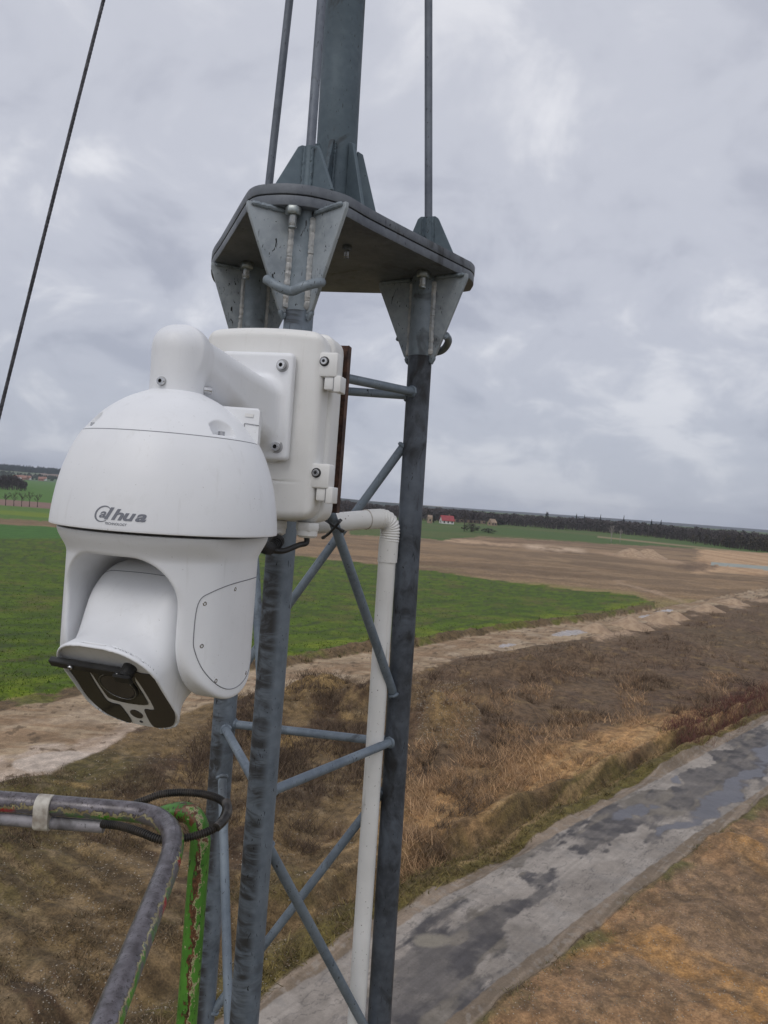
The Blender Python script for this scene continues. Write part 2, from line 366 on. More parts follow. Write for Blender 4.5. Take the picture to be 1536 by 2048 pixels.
def paint(X, Y):
    wx = (fbm(X/1.1, Y/1.1, 4, 31)-.5); wy = (fbm(X/1.1, Y/1.1, 4, 37)-.5)
    bx = (fbm(X/7, Y/7, 3, 41)-.5); by = (fbm(X/7, Y/7, 3, 43)-.5)
    px, py = proj(X, Y, np.zeros_like(X)); m = F*H/Y**2; m = np.minimum(m, 120)
    pw = py+m*(wy*1.1+by*.8); py2 = py+m*(wy*.5)
    f1 = fbm(X/2.2, Y/2.2, 5, 51); f2 = fbm(X/.5, Y/.5, 4, 53); f3 = fbm(X/14, Y/14, 4, 57); f4 = fbm(X/.17, Y/.17, 3, 59)
    def C(*c): return np.array(c)[None, None, :]*np.ones(X.shape+(1,))
    def mx(a, b, t): return a*(1-t[..., None])+b*t[..., None]
    wet = np.zeros(X.shape); zone = np.zeros(X.shape, int)
    # --- rough verge between the paved road and the sand track
    col = C(.185, .13, .072)
    col = mx(col, C(.085, .055, .034), sstep(.48, .62, f1))
    col = mx(col, C(.115, .098, .038), sstep(.52, .68, f3)*.8)
    col = mx(col, C(.25, .19, .12), sstep(.60, .75, f2)*.5)
    dv = (ip(px, RA)-py)/m
    moss = sstep(3.2, .5, dv+wy*3)*sstep(-.6, .2, dv); col = mx(col, C(.125, .105, .034), moss*.8)
    moss2 = sstep(.50, .66, fbm(X/3, Y/1.6, 4, 61))*sstep(9, 5, dv)*sstep(2, 4, dv); col = mx(col, C(.115, .092, .036), moss2*.7)
    # dry orange grass band
    band = sstep(2.5, 5, dv+bx*4)*sstep(17, 9, dv+bx*6)*sstep(700, 900, px); col = mx(col, C(.42, .255, .13), band*.9*sstep(.3, .6, f1+.1))
    # dark brushy band nearer to the track
    br = sstep(10, 15, dv+bx*5)*sstep(760, 900, px); col = mx(col, C(.135, .092, .062), br*.8)
    red = np.exp(-(((px-1500)/130)**2+((py-1400)/34)**2)); col = mx(col, C(.10, .058, .042), np.clip(red*1.0, 0, .8))
    # stony rubble humps
    for cx, cy, rx, ry in [(890, 1425, 62, 62), (620, 1395, 110, 28), (790, 1400, 70, 26), (560, 1480, 60, 30)]:
        g = np.exp(-(((px-cx)/rx)**2+((py-cy)/ry)**2)*1.4); col = mx(col, C(.34, .235, .115), np.clip(g*1.5-.2+wx*1.2, 0, 1)*.85)
    st = np.exp(-(((px-560)/130)**2+((py-1560)/60)**2)); col = mx(col, C(.24, .19, .13), np.clip(st*.9+f2*.5-.5, 0, 1)*.7)
    al0 = X*.60+Y*.80; ac0 = X*.80-Y*.60; stk = fbm(al0/5, ac0/.35, 4, 111); ok_ = sstep(16, 8, dv)*sstep(.5, 1.5, dv)*sstep(560, 700, px)
    col = mx(col, C(.36, .25, .14), sstep(.52, .64, stk)*ok_*.6); col = mx(col, C(.10, .07, .04), sstep(.46, .36, stk)*ok_*.6)
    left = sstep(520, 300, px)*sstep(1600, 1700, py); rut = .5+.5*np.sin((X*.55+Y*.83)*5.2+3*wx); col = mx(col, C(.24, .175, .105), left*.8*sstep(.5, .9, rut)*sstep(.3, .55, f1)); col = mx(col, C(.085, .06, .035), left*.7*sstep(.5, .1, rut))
    # --- beyond the sand track: fallow ground
    far = sstep(-2, 2, (ip(px, TT)-pw)/np.maximum(m, .2)*1.0)
    fal = C(.285, .20, .125)
    fal = mx(fal, C(.215, .15, .095), sstep(.46, .62, f3)); fal = mx(fal, C(.31, .21, .125), sstep(.5, .7, fbm(X/40, Y/9, 4, 71))*.6)
    fal = mx(fal, C(.175, .12, .075), sstep(.5, .68, fbm(X/30, Y/3.5, 4, 73))*.8)
    fal = mx(fal, C(.26, .23, .09), sstep(14, 2, ip(px, FT)-py)*sstep(500, 800, px)*sstep(.4, .6, f3)*.5)
    for x0, y0, x1, y1, w, c, k in [(860, 1077, 1060, 1093, 3.0, (.52, .37, .25), 1), (1040, 1090, 1180, 1104, 5.0, (.60, .46, .34), 1), (1170, 1102, 1400, 1130, 2.5, (.45, .32, .22), .8), (1225, 1162, 1400, 1210, 2.4, (.42, .31, .22), .8), (1400, 1152, 1620, 1172, 2.0, (.16, .11, .07), .8), (1262, 1178, 1420, 1222, 2.2, (.17, .12, .08), .7), (960, 1082, 1200, 1086, 4, (.19, .125, .08), .6), (1240, 1060, 1540, 1098, 2.2, (.42, .28, .19), .6)]:
        t = np.clip((px-x0)/(x1-x0), 0, 1); yy = y0+(y1-y0)*t; q0 = (px-x0)/(x1-x0); g = np.exp(-((py-yy+wy*3+by*5)/(w*(.5+fbm(X/8, Y/20, 3, 72))))**2)*sstep(-.02, .18, q0)*sstep(1.02, .8, q0)*sstep(.3, .5, fbm(X/5, Y/30, 3, 74)+.1); fal = mx(fal, C(*c), g*k)
    pit = sstep(1385, 1402, px+wx*30+bx*40)*sstep(1094+(px-1400)*.07, 1098+(px-1400)*.07, py+wy*3)*sstep(1150, 1143, py+by*14); fal = mx(fal, mx(C(.52, .36, .23), C(.40, .26, .155), sstep(.4, .7, fbm(X/4, Y/60, 4, 75))), np.clip(pit, 0, 1))
    dk = np.exp(-(((px-1395)/46)**2+((py-1133)/11)**2)*1.5); fal = mx(fal, C(.13, .085, .055), np.clip(dk*1.2+wx*1.5+bx, 0, 1)*sstep(.1, .4, dk)*.8)
    wat = (px > 1422)*(abs(py-(1127+(px-1430)*.085)) < 3.0+.012*(px-1430)+wy*2); fal = mx(fal, C(.34, .36, .325), wat*1.); wet = np.maximum(wet, wat*.15)
    # far green fields
    gt = ip(px, [(560, 1060), (850, 1078), (880, 1080), (960, 1073), (1100, 1080), (1200, 1087), (1330, 1093), (1400, 1098), (1536, 1106), (2400, 1165)])
    gr = sstep(1.2, -1.2, py-gt+wy*3+bx*4)*(px > 700)
    gcol = mx(C(.07, .115, .03), C(.095, .12, .038), sstep(.4, .65, fbm(X/60, Y/25, 3, 77))); fal = mx(fal, gcol, gr*1.)
    t = np.exp(-((py-(1074+(px-1200)*.105))/1.5)**2)*(px > 1195); fal = mx(fal, C(.40, .28, .19), t*.7)
    # left background strips
    L = (px < 560)*1.; s = py-(1059-.075*(1536-px))     # px below the horizon
    strips = C(.085, .17, .035)
    strips = mx(strips, C(.24, .155, .13), sstep(54, 55, s)*sstep(67, 66, s)); strips = mx(strips, C(.10, .17, .04), sstep(66, 67, s)); strips = mx(strips, C(.155, .21, .035), sstep(74, 76, s)*sstep(88, 86, s)*sstep(.35, .5, fbm(X/70, Y/5, 3, 81)))
    strips = mx(strips, C(.21, .15, .09), sstep(91, 93, s+wy*4)*sstep(108, 104, s+wy*4))
    fal = mx(fal, strips, L*sstep(100, 0, px-350)*sstep(-6, -14, s-108-(px > 110)*9))
    col = mx(col, fal, far)
    # --- green field
    fi = sstep(-.5, .5, (py2-ip(px, FT))/np.maximum(m*.6, .6))*sstep(-.5, .5, (ip(px, FB)-pw)/np.maximum(m*.6, .6))*(px < 1330)
    row = .5+.5*np.sin(((py-ip(px, FB))/np.maximum(m, .01))*1.05+bx*5)
    gf = mx(C(.085, .132, .015), C(.062, .10, .014), sstep(.42, .62, fbm(X/9, Y/1.6, 4, 83)))
    gf = mx(gf, C(.045, .065, .02), sstep(.84, .99, row+wx*.3)*.8); gf = mx(gf, C(.06, .07, .025), sstep(.58, .70, f2+.12*wy)*.6); gf = mx(gf, C(.13, .11, .04), sstep(.60, .72, fbm(X/4, Y/4, 4, 84))*.5)
    gf = mx(gf, C(.17, .21, .028), sstep(9, 2, (ip(px, FB)-py)/m+wy*5)*.7*sstep(.35, .6, f1)); gf = mx(gf, C(.15, .18, .025), sstep(.55, .75, f1)*.35)
    gf = mx(gf, C(.06, .14, .03), sstep(1079, 1075, py)*sstep(300, 200, px))
    col = mx(col, gf, np.clip(fi, 0, 1)); zone[fi > .5] = 3
    di = (py > ip(px, FB)-2)*(py < ip(px, TT))*(px < 1310); col = mx(col, mx(C(.12, .085, .05), C(.11, .115, .03), sstep(.5, .62, f1)), di*.85*(1-np.clip(fi, 0, 1)))
    # --- sand track
    tr = sstep(-.5, .5, (pw-ip(px, TT))/np.maximum(m*.5, .5))*sstep(-.5, .5, (ip(px, TB)-pw)/np.maximum(m*.5, .5))
    tq = np.clip((py-ip(px, TT))/np.maximum(ip(px, TB)-ip(px, TT), 1), 0, 1)
    tc = mx(C(.42, .325, .225), C(.33, .245, .165), sstep(.42, .62, fbm(X/6, Y/1.0, 4, 85))); tc = mx(tc, C(.28, .19, .12), sstep(.5, .62, fbm(X/3, Y/.7, 4, 86)+.25*np.exp(-((tq-.35)/.13)**2))*.8)
    tc = mx(tc, C(.50, .41, .31), sstep(.55, .7, f1)*.5); tc = mx(tc, C(.55, .45, .37), sstep(.62, .75, tq+wx*.4)*sstep(330, 200, px)*.8)
    ru = np.abs(np.sin(tq*PI*3.0+bx*1.5))**6; tc = mx(tc, C(.235, .165, .105), ru*.55*sstep(.35, .55, fbm(X/5, Y/2, 3, 89)))
    tc = mx(tc, C(.14, .10, .065), sstep(.66, .70, f2+.25*sstep(.7, 1, tq)*(f1-.35))*.8)
    for cx, cy, rx, ry in [(1140, 1266, 34, 5.5), (1015, 1291, 18, 3), (1330, 1222, 20, 2), (110, 1523, 80, 18), (1290, 1232, 14, 2)]:
        g = ((px-cx)/rx)**2+((py-cy-(px-cx)*-.1)/ry)**2; p = sstep(1.1, .75, g+wx*1.2)
        if cx == 110: tc = mx(tc, C(.60, .51, .43), p*.8); wet = np.maximum(wet, p*.35*tr)
        else: tc = mx(tc, C(.42, .37, .34), p); wet = np.maximum(wet, p*tr*.9)
    col = mx(col, tc, np.clip(tr, 0, 1)); zone[(tr > .5) & (zone == 0)] = 2
    sp = np.exp(-((py-ip(px, TB)-7)/9)**2)*(px > 1165)*sstep(.42, .56, fbm(X/5, Y/5, 4, 87)); col = mx(col, C(.46, .34, .24), sp*.85*(1-np.clip(tr, 0, 1)))
    # --- paved road, gravel shoulders, orange bank
    ga = sstep(-.12, .12, (py-ip(px, RA))/m+wy*.18); gb = sstep(-.2, .2, (ip(px, RD)-py)/m+wy*.45); gv = ga*gb
    grv = mx(C(.25, .195, .145), C(.185, .143, .103), sstep(.38, .62, fbm((X*.6+Y*.8)/4, (X*.8-Y*.6)/.16, 4, 125))); grv = mx(grv, C(.30, .27, .235), sstep(.60, .70, f4)*.4); col = mx(col, grv, gv)
    aa = sstep(-.05, .05, (py-ip(px, RB))/m+wy*.22+(f2-.5)*.25); ab = sstep(-.05, .05, (ip(px, RC)-py)/m+wy*.22+(f2-.5)*.25); asp = aa*ab
    dx, dy = .60, .80; al = X*dx+Y*dy; ac = X*dy-Y*dx
    n1 = fbm(al/3.2, ac/.9, 5, 91); n2 = fbm(al/1.2+9, ac/.8, 5, 93)
    pale = mx(C(.31, .275, .24), C(.25, .22, .19), sstep(.4, .62, n2)); pale = mx(pale, C(.21, .195, .18), sstep(.6, .7, f2)*.35)
    dark = mx(C(.078, .072, .072), C(.125, .113, .105), sstep(.4, .6, n2)); dark = mx(dark, C(.22, .19, .15), sstep(.60, .68, n1)*.6)
    B = np.zeros(X.shape); ox, oy = px, py; px = px+wx*80+bx*50; py = py+wy*32+by*12
    for cx, cy, rx, ry, an, w in [(880, 1930, 150, 52, -.62, 1.1), (1000, 1830, 110, 16, -.55, .8), (1060, 1700, 60, 20, -.5, .8), (1250, 1640, 120, 34, -.5, 1.0), (1290, 1690, 44, 20, -.5, .6), (1420, 1560, 150, 40, -.45, 1.1), (1500, 1500, 70, 26, -.45, .9), (840, 2040, 160, 50, -.6, 1.2), (1070, 1755, 30, 8, -.4, .7), (1110, 1833, 16, 5, 0, .7),
                                  (1150, 1790, 150, 34, -.62, -1.1), (1030, 1765, 110, 13, -.52, -1.), (1350, 1540, 90, 13, -.5, -1.1), (1340, 1610, 50, 10, -.5, -.6), (640, 1990, 110, 70, -.5, -1.2), (880, 1905, 50, 20, -.3, -.15), (1210, 1720, 110, 16, -.62, -.8)]:
        c, s_ = math.cos(an), math.sin(an); x = px-cx; y = py-cy; B = B+w*np.exp(-(((x*c+y*s_)/rx)**2+((-x*s_+y*c)/ry)**2))
    n3 = fbm(al/1.6, ac/.42, 6, 95, .64); dm = sstep(.525, .60, .30+.40*n3+.25*B+.10*(f2-.5))*(.75+.25*sstep(.35, .6, f2)); a_col = mx(pale, dark, dm)
    cr_ = abs(fbm(al/1.4, ac/.7, 5, 97)-.5); a_col = mx(a_col, C(.12, .11, .105), sstep(.012, .004, cr_)*(1-dm)*.45)
    ss = fbm(al/9, ac/.10, 4, 121); a_col = a_col*(1+(.35*(ss-.5)+.25*(f4-.5))[..., None]); cr2 = abs(fbm(al/.9, ac/.9, 4, 123)-.5); a_col = mx(a_col, C(.09, .082, .075), sstep(.009, .003, cr2)*.5)
    tan = np.exp(-(((px-865)/50)**2+((py-1880)/20)**2)); a_col = mx(a_col, C(.27, .24, .19), sstep(.35, .8, tan+wx*.6)*.8)
    wf = dm*sstep(.44, .60, fbm(al/1.6, ac/.6, 4, 99)+.30*np.exp(-(((px-1440)/150)**2+((py-1590)/75)**2))+.16*np.exp(-(((px-1310)/50)**2+((py-1665)/30)**2)))
    pud = np.zeros(X.shape)
    for cx, cy, rx, ry, an in [(1440, 1590, 80, 20, -.55), (1260, 1625, 40, 11, -.3), (1480, 1555, 60, 14, -.5), (1340, 1660, 34, 14, -.5), (1330, 1554, 12, 4, 0), (1530, 1505, 30, 16, -.4)]:
        c, s_ = math.cos(an), math.sin(an); x = px-cx; y = py-cy; pud = np.maximum(pud, sstep(1.25, .65, ((x*c+y*s_)/rx)**2+((-x*s_+y*c)/ry)**2+wx*1.6))
    px, py = ox, oy; a_col = mx(a_col, C(.09, .088, .10), pud*.9); wf = np.maximum(wf*.10, pud*.72)
    col = mx(col, a_col, asp); wet = np.where(asp > .5, wf, wet); zone[gv > .5] = 4; zone[asp > .5] = 1
    bank = sstep(-.15, .15, (py-ip(px, RD))/m+wy*.6)*(px > 250)
    bk = mx(C(.235, .145, .082), C(.165, .112, .072), sstep(.42, .60, f3*.5+f1*.5)); bk = mx(bk, C(.31, .175, .075), sstep(.56, .70, fbm(X/2.4, Y/2.4, 4, 101))*.8); bk = mx(bk, C(.11, .076, .046), sstep(.54, .68, fbm(al/1.1, ac/.45, 5, 103))*.5)
    bk = bk*1.1; bk = mx(bk, C(.10, .07, .045), sstep(.5, .6, f2)*.45); bk = mx(bk, C(.30, .20, .115), sstep(.55, .66, f4)*.3)
    bk = mx(bk, C(.10, .092, .04), sstep(1.1, .1, (py-ip(px, RD))/m+wy*2.5)*sstep(.46, .58, f1)*.9)
    col = mx(col, bk, bank)
    lum = col.mean(-1, keepdims=True); sat = np.where((zone == 1) | (zone == 4), 1.02, 1.16)[..., None]; col = np.clip(lum+(col-lum)*sat, .004, 1)*np.where(zone == 1, 1.0, np.where(zone == 2, .84, np.where(zone == 4, .98, np.where((bank > .5) & (zone == 0), 1.12, .86))))[..., None]
    return col, wet, zone
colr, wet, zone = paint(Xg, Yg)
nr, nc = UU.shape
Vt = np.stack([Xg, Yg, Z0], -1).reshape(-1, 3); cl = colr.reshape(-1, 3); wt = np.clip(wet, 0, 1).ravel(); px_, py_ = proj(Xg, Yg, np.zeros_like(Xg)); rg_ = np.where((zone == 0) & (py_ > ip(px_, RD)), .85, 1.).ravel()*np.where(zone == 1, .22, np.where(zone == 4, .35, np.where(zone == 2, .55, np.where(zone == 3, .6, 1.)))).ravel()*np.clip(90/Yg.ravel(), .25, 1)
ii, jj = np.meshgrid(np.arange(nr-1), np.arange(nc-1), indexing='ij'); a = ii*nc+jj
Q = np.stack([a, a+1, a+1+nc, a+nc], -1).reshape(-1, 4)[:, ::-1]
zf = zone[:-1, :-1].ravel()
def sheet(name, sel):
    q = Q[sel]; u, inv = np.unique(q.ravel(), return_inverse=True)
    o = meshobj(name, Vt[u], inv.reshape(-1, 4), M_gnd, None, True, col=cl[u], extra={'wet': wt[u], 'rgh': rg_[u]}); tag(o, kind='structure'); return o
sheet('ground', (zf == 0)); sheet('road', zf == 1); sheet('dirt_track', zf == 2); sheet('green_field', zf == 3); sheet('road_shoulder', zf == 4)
# the rest of the land, all round, a little lower where the fine sheets lie on it
RR = [0, 5, 10, 20, 40, 80, 160, 320, 640, 1280, 2560, 5200, 9000]; nA = 96; V = [(0, 0, -1.2)]; Fc = []
for r in RR[1:]:
    for k in range(nA):
        an = 2*PI*k/nA; V.append((r*math.cos(an), r*math.sin(an), -1.2 if r < 2300 else -3))
for k in range(nA): Fc.append((0, 1+k, 1+(k+1) % nA))
for i in range(len(RR)-2):
    for k in range(nA): b = 1+i*nA; l = (k+1) % nA; Fc.append((b+k, b+nA+k, b+nA+l, b+l))
V = np.array(V); o = meshobj('countryside', V, Fc, M_gnd, None, True, col=np.tile([.16, .13, .07], (len(V), 1)), extra={'wet': np.zeros(len(V)), 'rgh': np.full(len(V), .3)}); tag(o, kind='structure')
# ------------------------------------------------------------------ hills far left / centre
def hills(name, x0, x1, Y0, Y1, top, rows, colf):
    xs = np.arange(x0, x1+.1, 3.); t = np.linspace(0, 1, rows); V = []; Cc = []
    for tt in t:
        Y = Y0+(Y1-Y0)*tt
        for x in xs:
            el = top(x)                                     # px above the horizon at the ridge
            hr = H+el*Y1/F; z = hr*tt**1.15+(-1.0)*(1-tt)
            V.append(((x-768)*Y/F-.01*Y, Y, z)); Cc.append(colf(x, tt))
    V = np.array(V); n = len(xs); Fc = [(i*n+j, (i+1)*n+j, (i+1)*n+j+1, i*n+j+1)[::-1] for i in range(rows-1) for j in range(n-1)]
    o = meshobj(name, V, Fc, M_gnd, None, True, col=np.array(Cc), extra={'wet': np.zeros(len(V)), 'rgh': np.full(len(V), .3)}); return tag(o, kind='structure')
def hc(x, t):
    n = vnoise(x/14, t*9, 5); m_ = vnoise(x/40, t*4, 8)
    if t > .62: return (.03, .045, .035)
    if t > .36: return (.19, .135, .10) if m_ > .35 else (.10, .13, .07)
    return (.085, .14, .06) if n > .3 else (.17, .13, .09)
hills('hills', -420, 470, 1350, 2700, lambda x: float(np.interp(x, [-420, -150, 0, 120, 300, 470], [6, 13, 11, 10.5, 7, -2])), 34, hc)
hills('hills', 430, 960, 1500, 2400, lambda x: float(np.interp(x, [430, 560, 640, 690, 760, 850, 960], [-3, 4, 3, -1, -3, -3.5, -6])), 20, lambda x, t: (.035, .045, .04) if t > .3 else (.08, .12, .06))
hills('hills', 900, 2300, 3000, 4200, lambda x: float(np.interp(x, [900, 1100, 1300, 1536, 2300], [-3, -1.5, -.5, -.8, -.5])), 8, lambda x, t: (.055, .06, .065))
# ------------------------------------------------------------------ masses of vegetation
def shards(P, Hs, Ws, cols, lean=.35, name='dry_grass', mat=None, base=.0, tri=1.):
    """one upright pointed sliver per row"""
    n = len(P); a = rng.uniform(0, 2*PI, n); dx = np.cos(a); dy = np.sin(a)
    la = rng.normal(0, lean, (n, 2))
    V = np.empty((n, 3, 3)); w = (Ws*.5)[:, None]
    V[:, 0] = P+np.stack([-dx, -dy, np.zeros(n)], 1)*w; V[:, 1] = P+np.stack([dx, dy, np.zeros(n)], 1)*w
    V[:, 2] = P+np.stack([la[:, 0]*Hs, la[:, 1]*Hs, Hs], 1)
    return V.reshape(-1, 3), np.arange(3*n).reshape(-1, 3), np.repeat(cols, 3, 0)
def gz(X, Y): return hgt(X, Y)
def scatter(n, x0, x1, y0, y1, keep):
    px = rng.uniform(x0, x1, n); py = rng.uniform(y0, y1, n)
    k = keep(px, py); px, py = px[k], py[k]
    d = fw[None]+((px-768)/F)[:, None]*cr-((py-1024)/F)[:, None]*cu; t = -H/d[:, 2]; return d[:, 0]*t, d[:, 1]*t, px, py
def tufts(n, reg, keep, hs, ws, k, cA, cB, lean=.4, spread=.12, name='dry_grass', wind=(0, 0)):
    X, Y, px, py = scatter(n, *reg, keep); Z = gz(X, Y); N = len(X)
    sc_ = rng.uniform(.6, 1.4, N)
    X2 = np.repeat(X, k)+rng.normal(0, spread, N*k)*np.repeat(sc_, k); Y2 = np.repeat(Y, k)+rng.normal(0, spread, N*k)*np.repeat(sc_, k)
    c = np.array(cA)[None]*(1-(t := rng.uniform(0, 1, (N, 1))))+np.array(cB)[None]*t
    c = np.repeat(c*rng.uniform(.6, 1.35, (N, 1)), k, 0)*rng.uniform(.7, 1.3, (N*k, 1))*.88
    Hh = rng.uniform(hs[0], hs[1], N*k)*np.repeat(sc_, k)
    P = np.stack([X2, Y2, np.repeat(Z, k)-.02], 1)
    V, Fc, Cc = shards(P, Hh, np.full(N*k, ws)*rng.uniform(.6, 1.5, N*k), c, lean)
    if wind != (0, 0): V = V.reshape(-1, 3, 3); V[:, 2, 0] += wind[0]*Hh; V[:, 2, 1] += wind[1]*Hh; V = V.reshape(-1, 3)
    return V, Fc, Cc
def join(name, parts, mat, label, cat):
    off = 0; Vs = []; Fs = []; Cs = []
    for V, Fc, Cc in parts: Vs.append(V); Fs.append(Fc+off); Cs.append(Cc); off += len(V)
    o = meshobj(name, np.concatenate(Vs), np.concatenate(Fs), mat, None, False, col=np.concatenate(Cs)); return tag(o, label, cat, kind='stuff')
ra = lambda px: ip(px, RA)
tb = lambda px: ip(px, TB)
verge = lambda px, py: (py > tb(px)+6) & (py < ra(px)-3)
nz = lambda px, py, s, k: fbm(px/s, py/s*2.2, 3, k)
join('dry_grass', [
    tufts(13000, (-60, 1600, 1380, 2060), lambda px, py: verge(px, py) & (nz(px, py, 90, 201) > .52-.06*(px > 560)), (.05, .2), .022, 8, (.24, .165, .095), (.11, .085, .045), .9),
    tufts(8000, (800, 1600, 1350, 1750), lambda px, py: verge(px, py) & (ra(px)-py < 330) & (ra(px)-py > 60+60*nz(px, py, 60, 203)) & (nz(px, py, 60, 205) > .52), (.2, .5), .028, 8, (.56, .36, .20), (.32, .21, .12), .65, .20, wind=(-.30, .05)),
    tufts(9000, (380, 1600, 1400, 2060), lambda px, py: verge(px, py) & (ra(px)-py < 26+70*nz(px, py, 50, 207)), (.08, .22), .035, 6, (.22, .17, .065), (.12, .10, .04), .8),
    tufts(3000, (880, 1560, 1560, 2080), lambda px, py: (py > ip(px, RD)-4) & (py < ip(px, RD)+34) & (nz(px, py, 40, 209) > .52), (.05, .14), .025, 7, (.13, .12, .045), (.20, .16, .08), .8),
    tufts(2500, (300, 1320, 1205, 1440), lambda px, py: (py > ip(px, FB)-1) & (py < ip(px, TT)+2), (.15, .5), .06, 5, (.15, .11, .055), (.11, .11, .035), .4),
], M_veg, 'dry brown and mossy grass on the rough verge between the paved road and the sand track', 'grass')
join('brushwood', [
    tufts(450, (760, 1620, 1210, 1470), lambda px, py: verge(px, py) & (py > tb(px)+10) & (nz(px, py, 70, 231) > .5) & (py < tb(px)+230), (.25, .8), .035, 44, (.27, .19, .125), (.13, .09, .062), .85, .26),
    tufts(500, (380, 1000, 1390, 1700), lambda px, py: verge(px, py) & (nz(px, py, 60, 233) > .5), (.2, .6), .022, 40, (.20, .14, .09), (.10, .07, .05), .8, .18),
    tufts(3000, (760, 1620, 1200, 1430), lambda px, py: verge(px, py) & (py > tb(px)+14) & (py < tb(px)+40+150*nz(px, py, 130, 211)) & (nz(px, py, 45, 213) > .46), (.15, .55), .035, 10, (.24, .16, .108), (.12, .082, .058), .75, .5),
    tufts(2400, (380, 800, 1380, 1560), lambda px, py: verge(px, py) & (nz(px, py, 55, 215) > .50), (.15, .55), .03, 9, (.16, .11, .072), (.09, .064, .045), .6, .3),
    tufts(1500, (0, 480, 1540, 1700), lambda px, py: verge(px, py) & (nz(px, py, 55, 217) > .52), (.1, .3), .02, 9, (.15, .105, .07), (.09, .062, .042), .6, .2),
    ],
    M_veg, 'dark brown leafless brush along the near side of the sand track', 'brush')
join('red_brush', [tufts(2400, (1340, 1640, 1340, 1490), lambda px, py: (py < ra(px)-12) & (py > 1445-(px-1350)*.42+16*nz(px, py, 30, 241)), (.2, .65), .018, 12, (.19, .075, .062), (.11, .055, .046), .5, .4)],
     M_veg, 'dark red leafless shoots beside the paved road at the right edge', 'brush')
join('field_crop', [tufts(12000, (-20, 1310, 1100, 1405), lambda px, py: (py > ip(px, FT)+3) & (py < ip(px, FB)-1), (.05, .15), .07, 3, (.12, .18, .025), (.07, .12, .018), .6, .2)],
     M_veg, 'low green sprouting crop on the field left of and behind the mast', 'crop')
# stones
def stones(n, reg, keep, r0_, r1_, name, label):
    X, Y, px, py = scatter(n, *reg, keep); Z = gz(X, Y); N = len(X); r = rng.uniform(r0_, r1_, N)**1
    O = np.array([(1, 0, 0), (0, 1, 0), (-1, 0, 0), (0, -1, 0), (0, 0, .7), (0, 0, -.7)]); T = np.array([(0, 1, 4), (1, 2, 4), (2, 3, 4), (3, 0, 4), (1, 0, 5), (2, 1, 5), (3, 2, 5), (0, 3, 5)])
    V = O[None]*r[:, None, None]*rng.uniform(.6, 1.3, (N, 6, 1)); V = V+np.stack([X, Y, Z], 1)[:, None, :]
    Fc = (T[None]+6*np.arange(N)[:, None, None]).reshape(-1, 3)
    c = np.repeat(np.array([.36, .31, .245])[None]*rng.uniform(.45, 1.25, (N, 1)), 6, 0); return V.reshape(-1, 3), Fc, c
join('stones', [stones(8000, (-40, 760, 1400, 2070), lambda px, py: verge(px, py) & (nz(px, py, 70, 221) > .44), .008, .036, '', ''),
                stones(2200, (830, 960, 1370, 1500), verge, .01, .05, '', ''),
                stones(4200, (900, 1600, 1580, 2070), lambda px, py: (py > ip(px, RD)+6), .005, .026, '', ''),
                stones(1200, (600, 1600, 1500, 2070), lambda px, py: (py > ip(px, RC)) & (py < ip(px, RD)+8), .008, .02, '', '')],
     M_veg, 'pale pebbles strewn over the rough soil on both sides of the paved road', 'stones')
# ------------------------------------------------------------------ woods
def wood(base, top, n, depth, cA, cB, k=26, wpx=5.5):
    Vs = []; Fs = []; Cs = []; off = 0
    xs = rng.uniform(base[0][0], base[-1][0], n); dpt = rng.uniform(0, 1, n)
    for x, d in zip(xs, dpt):
        yb = float(ip(x, base)); g = G(x, yb); yt = float(ip(x, top)); Y = g[1]*(1+depth*d); X = g[0]*Y/g[1]
        hh = max(5., H-(yt-(1001.4+.075*(x-768)))*Y/F)*rng.uniform(.84, 1.0)*(.90+.2*float(vnoise(x/9, 3.3, 77))); w = wpx*Y/F*rng.uniform(.7, 1.3)
        q = rng.normal(0, 1, (k, 3)); q /= np.linalg.norm(q, axis=1)[:, None]; q *= rng.uniform(.3, 1, (k, 1))
        c0 = np.array([X, Y, hh*.58])+q*np.array([w*.55, w*.55, hh*.42]); tri = rng.normal(0, 1, (k, 3, 3))*np.array([.27*w, .27*w, .06*hh])
        V = (c0[:, None]+tri).reshape(-1, 3); V[:, 2] = np.clip(V[:, 2], 0, hh); t = rng.uniform(); c = (np.array(cA)*(1-t)+np.array(cB)*t)
        cc = np.repeat(c[None]*rng.uniform(.75, 1.3, (k, 1)), 3, 0)
        tr = np.array([[X-.12*w, Y, 0], [X+.12*w, Y, 0], [X, Y, hh*.7]]); V = np.concatenate([V, tr]); cc = np.concatenate([cc, np.tile(np.array([.13, .11, .10]) if rng.uniform() < .12 else c*.9, (3, 1))])
        Vs.append(V); Fs.append(np.arange(len(V)).reshape(-1, 3)+off); Cs.append(cc); off += len(V)
    return np.concatenate(Vs), np.concatenate(Fs), np.concatenate(Cs)
FBASE = [(560, 1021), (700, 1030), (840, 1041), (1000, 1050), (1100, 1058), (1180, 1063), (1280, 1072), (1400, 1086), (1460, 1096), (1540, 1103), (1800, 1122)]
FTOP = [(560, 992), (640, 994), (690, 999), (760, 1008), (840, 1013), (900, 1016), (1000, 1025), (1080, 1030), (1180, 1036), (1300, 1045), (1380, 1052), (1460, 1059), (1540, 1066), (1800, 1086)]
join('forest', [wood(FBASE, FTOP, 6500, .35, (.068, .059, .060), (.088, .075, .071), 26, 4.5),
                wood([(1380, 1086), (1460, 1097), (1540, 1106), (1800, 1126)], [(1380, 1066), (1460, 1066), (1540, 1070), (1800, 1088)], 160, .06, (.055, .05, .04), (.08, .065, .05), 18, 7)],
     M_tree, 'long dark leafless forest along the horizon behind the fields', 'forest')
